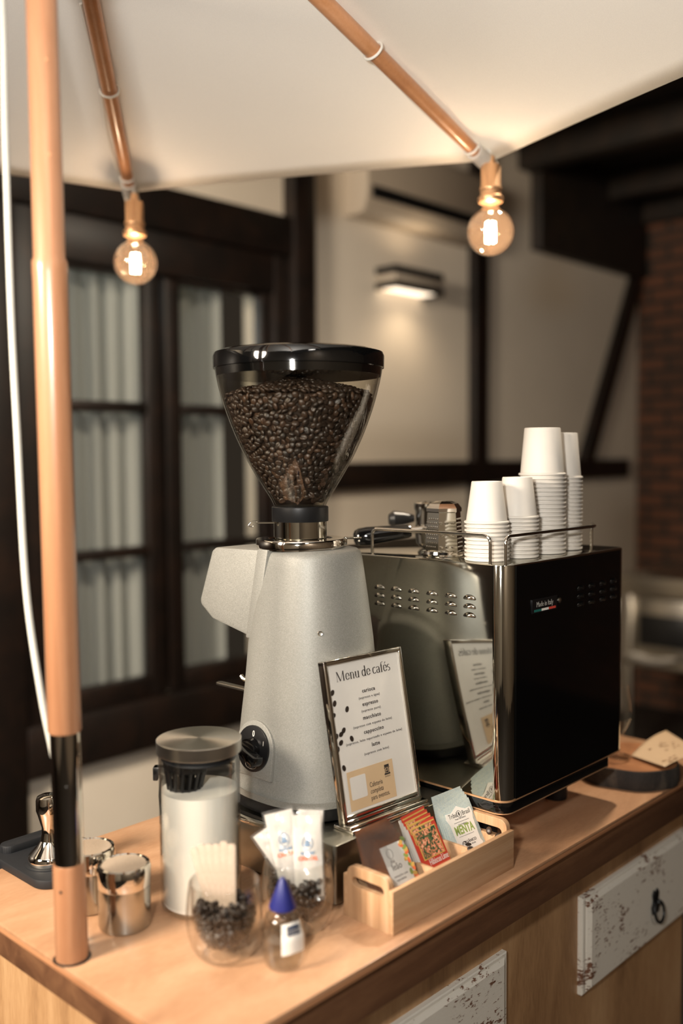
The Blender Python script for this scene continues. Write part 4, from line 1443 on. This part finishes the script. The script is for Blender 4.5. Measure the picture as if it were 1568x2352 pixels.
b.build('lid', M['lid'], jar, smooth=20)
b = MB(); b.lathe([(0.040, 0.1905), (0.0470, 0.1910), (0.0478, 0.1925), (0.0470, 0.1940), (0.0450, 0.1945), (0.0450, 0.1975), (0.0472, 0.1980), (0.0472, 0.2005)], 64)
b.build('gasket', M['rubber'], jar)
b = MB()
bt = T(-0.012, 0.012, 0.0) @ T(0, 0, 0.189) @ RX(0.10)
b.M = bt
NB = 16
for k in range(NB):
    a = 2*PI*k/NB
    b.tube([(0.0275*math.cos(a), 0.0275*math.sin(a), 0.0), (0.019*math.cos(a), 0.019*math.sin(a), -0.044)], 0.0024, 6)
b.lathe([(0.029, 0.002), (0.0285, -0.009), (0.0265, -0.009)], 32)
b.lathe([(0.0222, -0.032), (0.0208, -0.040), (0.0190, -0.040)], 32)
b.lathe([(0.001, -0.046), (0.019, -0.046), (0.0205, -0.043), (0.018, -0.041)], 32)
b.build('strainer', M['black'], jar)

# ------------------------------------------------------------------ knock box and cocoa shakers
kb = thing('knock_box', 'steel knock box with black bar half hidden behind the milk jar', 'knock box', (0.921, 1.176, H+0.0002))
kb.scale = (1, 1, 0.86)
b = MB()
b.lathe([(0.001, 0), (0.054, 0), (0.058, 0.004), (0.0625, 0.03), (0.0640, 0.06), (0.0600, 0.100), (0.0575, 0.102), (0.0570, 0.099), (0.061, 0.06), (0.056, 0.006), (0.001, 0.005)], 56)
b.build('bowl', M['steel_mirror'], kb)
b = MB(); b.M = T(0, 0, 0.098) @ RZ(math.radians(133))
b.box((-0.05, -0.008, -0.006), (0.072, 0.008, 0.009), 0.002)
b.box((0.064, -0.008, -0.016), (0.072, 0.008, 0.009), 0.002)
b.build('bar', M['black'], kb)
def shaker(x, y, label):
    o = thing('cocoa_shaker', label, 'shaker', (x, y, H+0.0002), (0, 0, 0.6), 'steel cocoa shakers by the pole')
    MB().lathe([(0.001, 0), (0.0280, 0), (0.0308, 0.0015), (0.0318, 0.005), (0.0318, 0.0525)], 48).build('body', M['shaker'], o)
    b = MB()
    b.lathe([(0.0318, 0.0515), (0.0326, 0.053), (0.0326, 0.0735), (0.0312, 0.0770), (0.0285, 0.0780), (0.0270, 0.0765)], 48, cap0=False, cap1=False)
    b.build('lid', M['chrome'], o)
    b = MB(); b.lathe([(0.0272, 0.0764), (0.015, 0.0776), (0.001, 0.0780)], 40, cap0=False)
    b.build('mesh_top', M['meshsteel'], o)
    b = MB(); b.ball((0.0324, 0.0, 0.0560), 0.0020, 10, 6)
    b.build('rivet', M['chrome'], o)
    return o
shaker(0.653, 0.9855, 'steel cocoa shaker standing just right of the pole foot')
shaker(0.652, 1.061, 'steel cocoa shaker half hidden behind the pole and front shaker')

# ------------------------------------------------------------------ tamping mat and tamper
tm = thing('tamping_mat', 'black rubber tamping mat at the back left corner', 'mat', (0.69, 1.20, H))
b = MB()
b.prism(rrect(-0.062, -0.064, 0.062, 0.100, 0.026, 8), 0.0004, 0.013, 0.002)
b.prism(rrect(-0.050, 0.060, 0.058, 0.085, 0.012, 6), 0.010, 0.024, 0.003)
b.prism(rrect(-0.062, 0.056, 0.062, 0.100, 0.012, 6), -0.035, 0.012, 0.002)
b.build('pad', M['rubber'], tm)
b = MB(); b.M = T(-0.019, -0.006, 0)
b.lathe([(0.033, 0.0125), (0.033, 0.0142), (0.030, 0.0146)], 40)
b.build('seat_ring', M['rubber'], tm)
tp = thing('tamper', 'polished steel tamper standing on the black mat behind the pole', 'tamper', (0.671, 1.194, H+0.0148))
b = MB(); b.lathe([(0.001, 0), (0.0285, 0), (0.0290, 0.001), (0.0290, 0.009), (0.026, 0.013), (0.017, 0.022), (0.012, 0.030)], 48)
b.build('base', M['chrome'], tp)
b = MB(); b.lathe([(0.012, 0.029), (0.0095, 0.040), (0.0095, 0.048), (0.0145, 0.066), (0.0165, 0.072), (0.0165, 0.086), (0.0150, 0.091), (0.010, 0.0935), (0.001, 0.094)], 40)
b.build('handle', M['chrome'], tp)

# ------------------------------------------------------------------ double-walled glasses
def dw_glass(x, y, label, level):
    o = thing('double_walled_glass', label, 'glass', (x, y, H+0.0002), group='double-walled glasses at the cart corner')
    outer = [(0.001, 0.0), (0.022, 0.0), (0.030, 0.003), (0.0375, 0.013), (0.0425, 0.030), (0.0440, 0.048), (0.0425, 0.070), (0.0400, 0.087)]
    inner = [(0.0400, 0.087), (0.0392, 0.0885), (0.0382, 0.087), (0.0378, 0.070), (0.0378, 0.055), (0.0355, 0.038), (0.0275, 0.022), (0.015, 0.0145), (0.001, 0.013)]
    MB().lathe([(p.x, p.y) for p in smoothpath([(r, z, 0) for r, z in outer], 4)], 56, cap0=False, cap1=False).build('outer_wall', M['glass_edge'], o, smooth=180)
    MB().lathe([(p.x, p.y) for p in smoothpath([(r, z, 0) for r, z in inner], 4)], 56, cap0=False, cap1=False).build('inner_wall', M['glass_edge'], o, smooth=180)
    # beans
    mb = MB()
    r_ = random.Random(int(x*1000))
    def rin(z):
        pts = sorted([(z_, r) for r, z_ in inner])
        for (z0, r0), (z1, r1) in zip(pts, pts[1:]):
            if z0 <= z <= z1: return r0+(r1-r0)*(z-z0)/(z1-z0+1e-9)
        return 0.02
    cells = []
    for _ in range(14000):
        z = 0.0165+(level-0.0165)*r_.random()
        rm = rin(z)-0.0046
        surf = z > level-0.006
        rr = rm*math.sqrt(r_.random()) if surf else rm*(1-0.04*r_.random())
        if rr < 0.001: continue
        a = r_.random()*2*PI
        p = Vector((rr*math.cos(a), rr*math.sin(a), z+(0.004*math.sin(3*a) if surf else 0)))
        if all((p-c).length > 0.0060 for c in cells):
            cells.append(p)
    for p in cells:
        e = Matrix.Rotation(r_.random()*6.28, 4, 'Z') @ Matrix.Rotation(r_.random()*6.28, 4, 'X') @ Matrix.Rotation(r_.random()*6.28, 4, 'Y')
        mb.M = T(x, y, H+0.0002) @ T(*p) @ e
        mb.put(bean_v2, bean_f2)
    mb.M = T(x, y, H+0.0002)
    zz = [0.0190+(level-0.0240)*i/8 for i in range(9)]
    mb.lathe([(max(0.002, rin(z)-0.0068), z) for z in zz], 24)
    return o, mb
g1 = (0.6905, 0.8335); g2 = (0.8035, 0.8070)
g1 = (0.6905, 0.8400); g2 = (0.7915, 0.8230)
o1, mb1 = dw_glass(*g1, 'double-walled glass of beans holding pale wooden stirrers', 0.060)
tag(mb1.build('coffee_beans', M['bean'], smooth=180), 'coffee beans filling the glass that holds wooden stirrers', 'coffee beans', None, 'stuff')
o2, mb2 = dw_glass(*g2, 'double-walled glass of beans holding the sugar sachets', 0.064)
tag(mb2.build('coffee_beans', M['bean'], smooth=180), 'coffee beans filling the glass that holds sugar sachets', 'coffee beans', None, 'stuff')
# wooden stirrers, a fan of flat sticks
LAT = Vector((0.6855, -0.728, 0)); FWD = Vector((0.7266, 0.6847, 0)).normalized()
st0 = None
names = ['leftmost', 'second from the left', 'third from the left', 'third from the right', 'second from the right', 'rightmost']
for i in range(6):
    f_ = i/5
    bot = Vector((g1[0], g1[1], H+0.045)) + LAT*(-0.014+0.024*f_) + FWD*(0.004-0.003*i)
    topp = Vector((g1[0], g1[1], 0)) + LAT*(-0.0365+0.047*f_) + FWD*(0.010-0.004*i) + Vector((0, 0, H+0.122+0.011*min(1, f_*1.4)+0.0015*((i*5) % 3)))
    d = topp-bot
    zax = d.normalized(); xax = (LAT - zax*LAT.dot(zax)).normalized(); yax = zax.cross(xax)
    if st0 is None:
        b = MB(); b.prism(rrect(-0.0046, 0, 0.0046, 0.090, 0.0036, 4), -0.0008, 0.0008, 0.0003)
        o = b.build('wooden_stirrer', M['stick']); st0 = o
    else:
        o = st0.copy(); COL.objects.link(o)
    mw = Matrix((xax, zax, -yax)).transposed().to_4x4(); mw.translation = bot
    o.matrix_world = mw
    o.scale = (1.0, d.length/0.090, 1.0)
    tag(o, 'pale wooden stirrer, %s in the fan in the front glass' % names[i], 'stirrer', 'wooden stirrers in the glass')
# sugar sachets in clear wrap
def sugar(i, bot, top_, w_, label, printed):
    bot = Vector(bot); top_ = Vector(top_)
    d = top_-bot; zax = d.normalized(); xax = (LAT-zax*LAT.dot(zax)).normalized(); yax = zax.cross(xax)   # yax away from the camera
    o = thing('sugar_sachet', label, 'sugar sachet', group='sugar sachets in the glass')
    mw = Matrix((xax, zax, -yax)).transposed().to_4x4() if xax.cross(zax).dot(-yax) > 0 else Matrix((xax, zax, yax)).transposed().to_4x4()
    mw.translation = bot
    o.matrix_world = mw
    L_ = d.length
    def face_(s):
        return lambda u, v: (-w_/2+w_*u, L_*v, s*(0.0003+0.0036*(math.sin(PI*u)*math.sin(PI*min(1, max(0, (v-0.06)/0.88))))**0.7+0.0005*math.sin(14*v+i)*math.sin(PI*u)))
    b = MB(); b.grid(face_(1), 10, 16); b.grid(face_(-1), 10, 16)
    en = b.build('packet', M['paper'], o, smooth=180)
    if printed:
        b = MB()
        zc_ = 0.0042
        b.tube([(0.006*math.cos(q), L_*0.66+0.008*math.sin(q), zc_) for q in [2*PI*k/20 for k in range(20)]], 0.00045, 6, closed=True)
        b.ball((0, L_*0.665, zc_-0.0004), (0.0028, 0.0034, 0.0006), 10, 6)
        b.ball((0, L_*0.632, zc_-0.0004), (0.0042, 0.0018, 0.0006), 10, 6)
        b.text('açúcar', 0.0066, 0, L_*0.525, zc_, bold=0.0002)
        b.build('blue_print', M['blueink'], en)
        b = MB(); b.text('CRISTAL', 0.0062, 0, L_*0.455, zc_, bold=0.0003)
        b.build('orange_print', M['orangeink'], en)
    b = MB(); b.grid(lambda u, v: (-w_*0.56+w_*1.12*u, L_*(-0.03+1.08*v), 0.0052+0.0016*math.sin(9*u+13*v+i)*math.sin(17*v-5*u)+0.0010*math.sin(31*v+12*u+i)), 14, 26)
    b.build('clear_wrapper', M['wrap_sugar'], en, smooth=180)
G2 = Vector((g2[0], g2[1], H))
def q2(l, f_, z): return G2+LAT*l+FWD*f_+Vector((0, 0, z))
sugar(0, q2(0.015, -0.020, 0.048), q2(0.011, -0.004, 0.142), 0.034, 'right sugar sachet in clear wrap, its blue and orange print facing out', True)
sugar(1, q2(-0.002, -0.012, 0.052), q2(-0.023, 0.000, 0.144), 0.034, 'tilted sugar sachet left of the upright one, blue and orange print showing', True)
sugar(2, q2(0.002, 0.004, 0.056), q2(-0.042, 0.010, 0.118), 0.030, 'leftmost sugar sachet leaning out over the glass rim', False)
sugar(3, q2(0.012, 0.004, 0.056), q2(0.016, 0.014, 0.141), 0.030, 'plain sugar sachet behind the two printed ones', False)

# ------------------------------------------------------------------ sweetener bottle
sb = thing('sweetener_bottle', 'clear sweetener bottle with navy cone cap at the cart front', 'bottle', (0.7210, 0.7745, H+0.0002), (0, 0, 0))
RS = [(0.001, 0.0), (0.015, 0.0), (0.0195, 0.002), (0.0225, 0.010), (0.0245, 0.026), (0.0240, 0.042), (0.0200, 0.056), (0.0150, 0.062), (0.0140, 0.066)]
MB().lathe([(p.x, p.y) for p in smoothpath([(r, z, 0) for r, z in RS], 4)], 40, cap0=False, cap1=False).build('bottle_body', M['glass_edge'], sb, smooth=180)
b = MB(); b.lathe([(0.001, 0.002), (0.018, 0.003), (0.0210, 0.011), (0.0230, 0.026), (0.0228, 0.034), (0.001, 0.034)], 36)
b.build('liquid', thin_glass('sweetener_liquid', (0.94, 0.94, 0.92), 1.33, gain=1.5), sb)
b = MB(); b.lathe([(0.0145, 0.066), (0.0152, 0.0665), (0.0155, 0.069), (0.0036, 0.0985), (0.0022, 0.1005), (0.0001, 0.1010)], 36)
b.build('cap', M['navy'], sb)
# label wrapped on the camera side
va = math.atan2(-0.7775, -0.7245)
def lab(u, v, off):
    a = va+0.52+(u-0.5)*1.20
    z = 0.024+0.033*v
    pr = 0.0246 if z < 0.042 else 0.0240-(z-0.042)*0.30
    pr = pr+off
    return (pr*math.cos(a), pr*math.sin(a), z-0.003*abs(u-0.5))
b = MB(); b.grid(lambda u, v: lab(u, v, 0.0008), 16, 8)
lb = b.build('label_panel', M['label'], sb, smooth=180)
b = MB(); b.grid(lambda u, v: lab(0.22+0.62*u, 0.62+0.30*v, 0.0012), 12, 4)
b.build('label_block', M['navyink'], lb, smooth=180)
tx = MB()
tx.text('Linea', 0.0085, 0, 0, 0, sx=0.95)
out = []
for x, y, z in tx.v:
    a = va+0.52+(0.53-0.5)*1.20 + x/0.0250
    zz = 0.024+0.033*0.68+y
    pr = (0.0246 if zz < 0.042 else 0.0240-(zz-0.042)*0.30)+0.0016
    out.append((pr*math.cos(a), pr*math.sin(a), zz))
tx.v = out
tx.build('lettering', M['paper'], lb)

# ------------------------------------------------------------------ wood slice, goblet, leaflet
ws = thing('wood_slice', 'bark-edged round wood slice at the right of the cart', 'wood slice', (1.580, 0.790, H))
def wob(a): return 1+0.035*math.sin(3*a+0.6)+0.02*math.sin(7*a)
def ringp(r, z, n=64): return [(r*wob(2*PI*k/n)*math.cos(2*PI*k/n), r*wob(2*PI*k/n)*math.sin(2*PI*k/n), z) for k in range(n)]
b = MB(); b.put(*stackrings([ringp(0.086, 0.0003), ringp(0.0885, 0.008), ringp(0.0895, 0.020), ringp(0.087, 0.0335)])); b.build('bark_edge', M['bark'], ws)
b = MB(); b.put(*stackrings([ringp(0.0835, 0.030), ringp(0.0835, 0.0345)])); b.build('cut_face', M['slice'], ws)
gb = thing('goblet', 'small clear stemmed glass on the wood slice, half behind the machine', 'glass', (1.5655, 0.8010, H+0.0347))
b = MB(); b.lathe([(p.x, p.y) for p in smoothpath([(0.001, 0.0, 0), (0.021, 0.0006, 0), (0.021, 0.002, 0), (0.008, 0.005, 0), (0.0034, 0.012, 0), (0.0030, 0.036, 0), (0.010, 0.045, 0), (0.0215, 0.070, 0), (0.0225, 0.090, 0), (0.0175, 0.128, 0)], 5)], 36, cap0=False, cap1=False)
b.build('glass', M['glass_edge'], gb, smooth=180)
lf = MB()
A = [Vector((1.575, 0.782, 0.9385)), Vector((1.545, 0.705, 0.9420)), Vector((1.735, 0.790, 0.948)), Vector((1.668, 0.688, 0.9400))]
def leaf(u, v):
    p = (A[0]*(1-u)+A[2]*u)*(1-v)+(A[1]*(1-u)+A[3]*u)*v
    p = p.copy(); p.z += 0.007*math.sin(PI*u)*(1-0.3*v)
    return p
lf.grid(leaf, 16, 10)
leaflet = thing('leaflet', 'curled cream paper leaflet lying on the wood slice', 'leaflet', (1.63, 0.75, 0.94))
lf.v = [tuple(Vector(p)-Vector((1.63, 0.75, 0.94))) for p in lf.v]
sheet = lf.build('sheet', simple('cream_paper', (182, 154, 122), 0.6, var=0.03), leaflet, smooth=180, solid=0.0004)
r_ = random.Random(2)
fp = simple('faded_print', (150, 118, 88), 0.6)
for lo_u, hi_u, lo_v, hi_v, cnt in ((0.25, 0.75, 0.25, 0.6, 14), (0.05, 0.4, 0.80, 0.95, 12)):
    b = MB()
    for i in range(cnt):
        u, v = r_.uniform(lo_u, hi_u), r_.uniform(lo_v, hi_v)
        p = leaf(u, v)-Vector((1.63, 0.75, 0.94))
        b.put([(p.x+dx, p.y+dy, p.z+0.0007) for dx, dy in ((-0.004, -0.001), (0.004, -0.002), (0.004, 0.001), (-0.004, 0.002))], [(0, 1, 2, 3)])
    b.build('faded_print', fp, sheet)

# ------------------------------------------------------------------ wall sconce, air conditioner, steel bench
sc_ = thing('wall_sconce', 'black box wall sconce glowing up and down on the white wall', 'wall lamp', (3.12, YW, 2.19))
for z0, z1 in ((0.015, 0.045), (-0.045, -0.015)):
    b = MB()
    b.box((-0.155, -0.112, z0), (0.155, -0.100, z1), 0.002)
    b.box((-0.155, -0.112, z0), (-0.143, -0.002, z1), 0.002)
    b.box((0.143, -0.112, z0), (0.155, -0.002, z1), 0.002)
    b.build('black_band', M['black'], sc_)
b = MB(); b.box((-0.142, -0.099, -0.020), (0.142, -0.002, 0.020), 0.003)
b.build('centre_band', M['acwhite'], sc_)
b = MB(); b.box((-0.142, -0.099, -0.0385), (0.142, -0.002, -0.0345))
b.build('diffuser', M['sconceglow'], sc_)
for dz, pw in ((0.10, 0.5), (-0.10, 1.3)):
    d = bpy.data.lights.new('sconce_light', 'SPOT'); d.energy = pw*3.2; d.color = (1.0, 0.78, 0.54); d.spot_size = math.radians(150); d.spot_blend = 1.0; d.shadow_soft_size = 0.05
    o = bpy.data.objects.new('sconce_light', d); COL.objects.link(o); o.parent = sc_; o.location = (0, -0.125, dz*0.5)
    o.rotation_euler = (0, 0, 0) if dz < 0 else (PI, 0, 0)
ac = thing('air_conditioner', 'white split air conditioner high on the wall above the sconce', 'air conditioner', (3.05, YW, 2.405))
b = MB(); b.M = Matrix(((0, 0, 1, 0), (-1, 0, 0, 0), (0, 1, 0, 0), (0, 0, 0, 1)))
b.prism([(0.002, 0.0), (0.095, 0.0), (0.112, 0.015), (0.127, 0.065), (0.130, 0.10), (0.130, 0.27), (0.120, 0.285), (0.002, 0.285)], -0.27, 0.52, 0.006)
b.build('casing', M['acwhite'], ac)
b = MB(); b.box((-0.245, -0.1335, 0.058), (0.495, -0.115, 0.105), 0.003)
b.build('air_slot', M['black'], ac)
bench = thing('steel_bench', 'steel kitchen bench with an undershelf in the dark right corner', 'bench', (4.70, 1.55, 0))
MB().box((-0.42, -0.85, 0.80), (0.42, 0.66, 0.895), 0.006).build('top', M['steel'], bench)
MB().box((-0.40, -0.83, 0.46), (0.40, 0.64, 0.49), 0.006).build('shelf', M['steel'], bench)
for sx in (-0.38, 0.38):
    for sy in (-0.80, 0.20, 0.61):
        MB().box((sx-0.02, sy-0.02, 0), (sx+0.02, sy+0.02, 0.80), 0.003).build('leg', M['steel'], bench)
tray = thing('steel_oven', 'grey box with a dark opening on the steel bench shelf', 'oven', (4.62, 1.98, 0.49))
MB().box((-0.30, -0.17, 0.0), (0.25, 0.17, 0.30), 0.01).build('casing', M['steel'], tray)
MB().box((-0.305, -0.13, 0.07), (-0.298, 0.13, 0.22), 0.003).build('door', M['black'], tray)
tr2 = MB(); tr2.M = T(4.33, 1.98, 0.4905)
tray_o = thing('serving_dish', 'pale oval dish on the bench shelf before the grey box', 'dish', (4.285, 2.03, 0.4902))
b = MB(); b.lathe([(0.001, 0.0), (0.05, 0.0), (0.075, 0.012), (0.095, 0.028), (0.09, 0.028), (0.07, 0.014), (0.001, 0.006)], 40, sx=0.5, sy=1.4)
b.build('dish_body', M['cup'], tray_o)
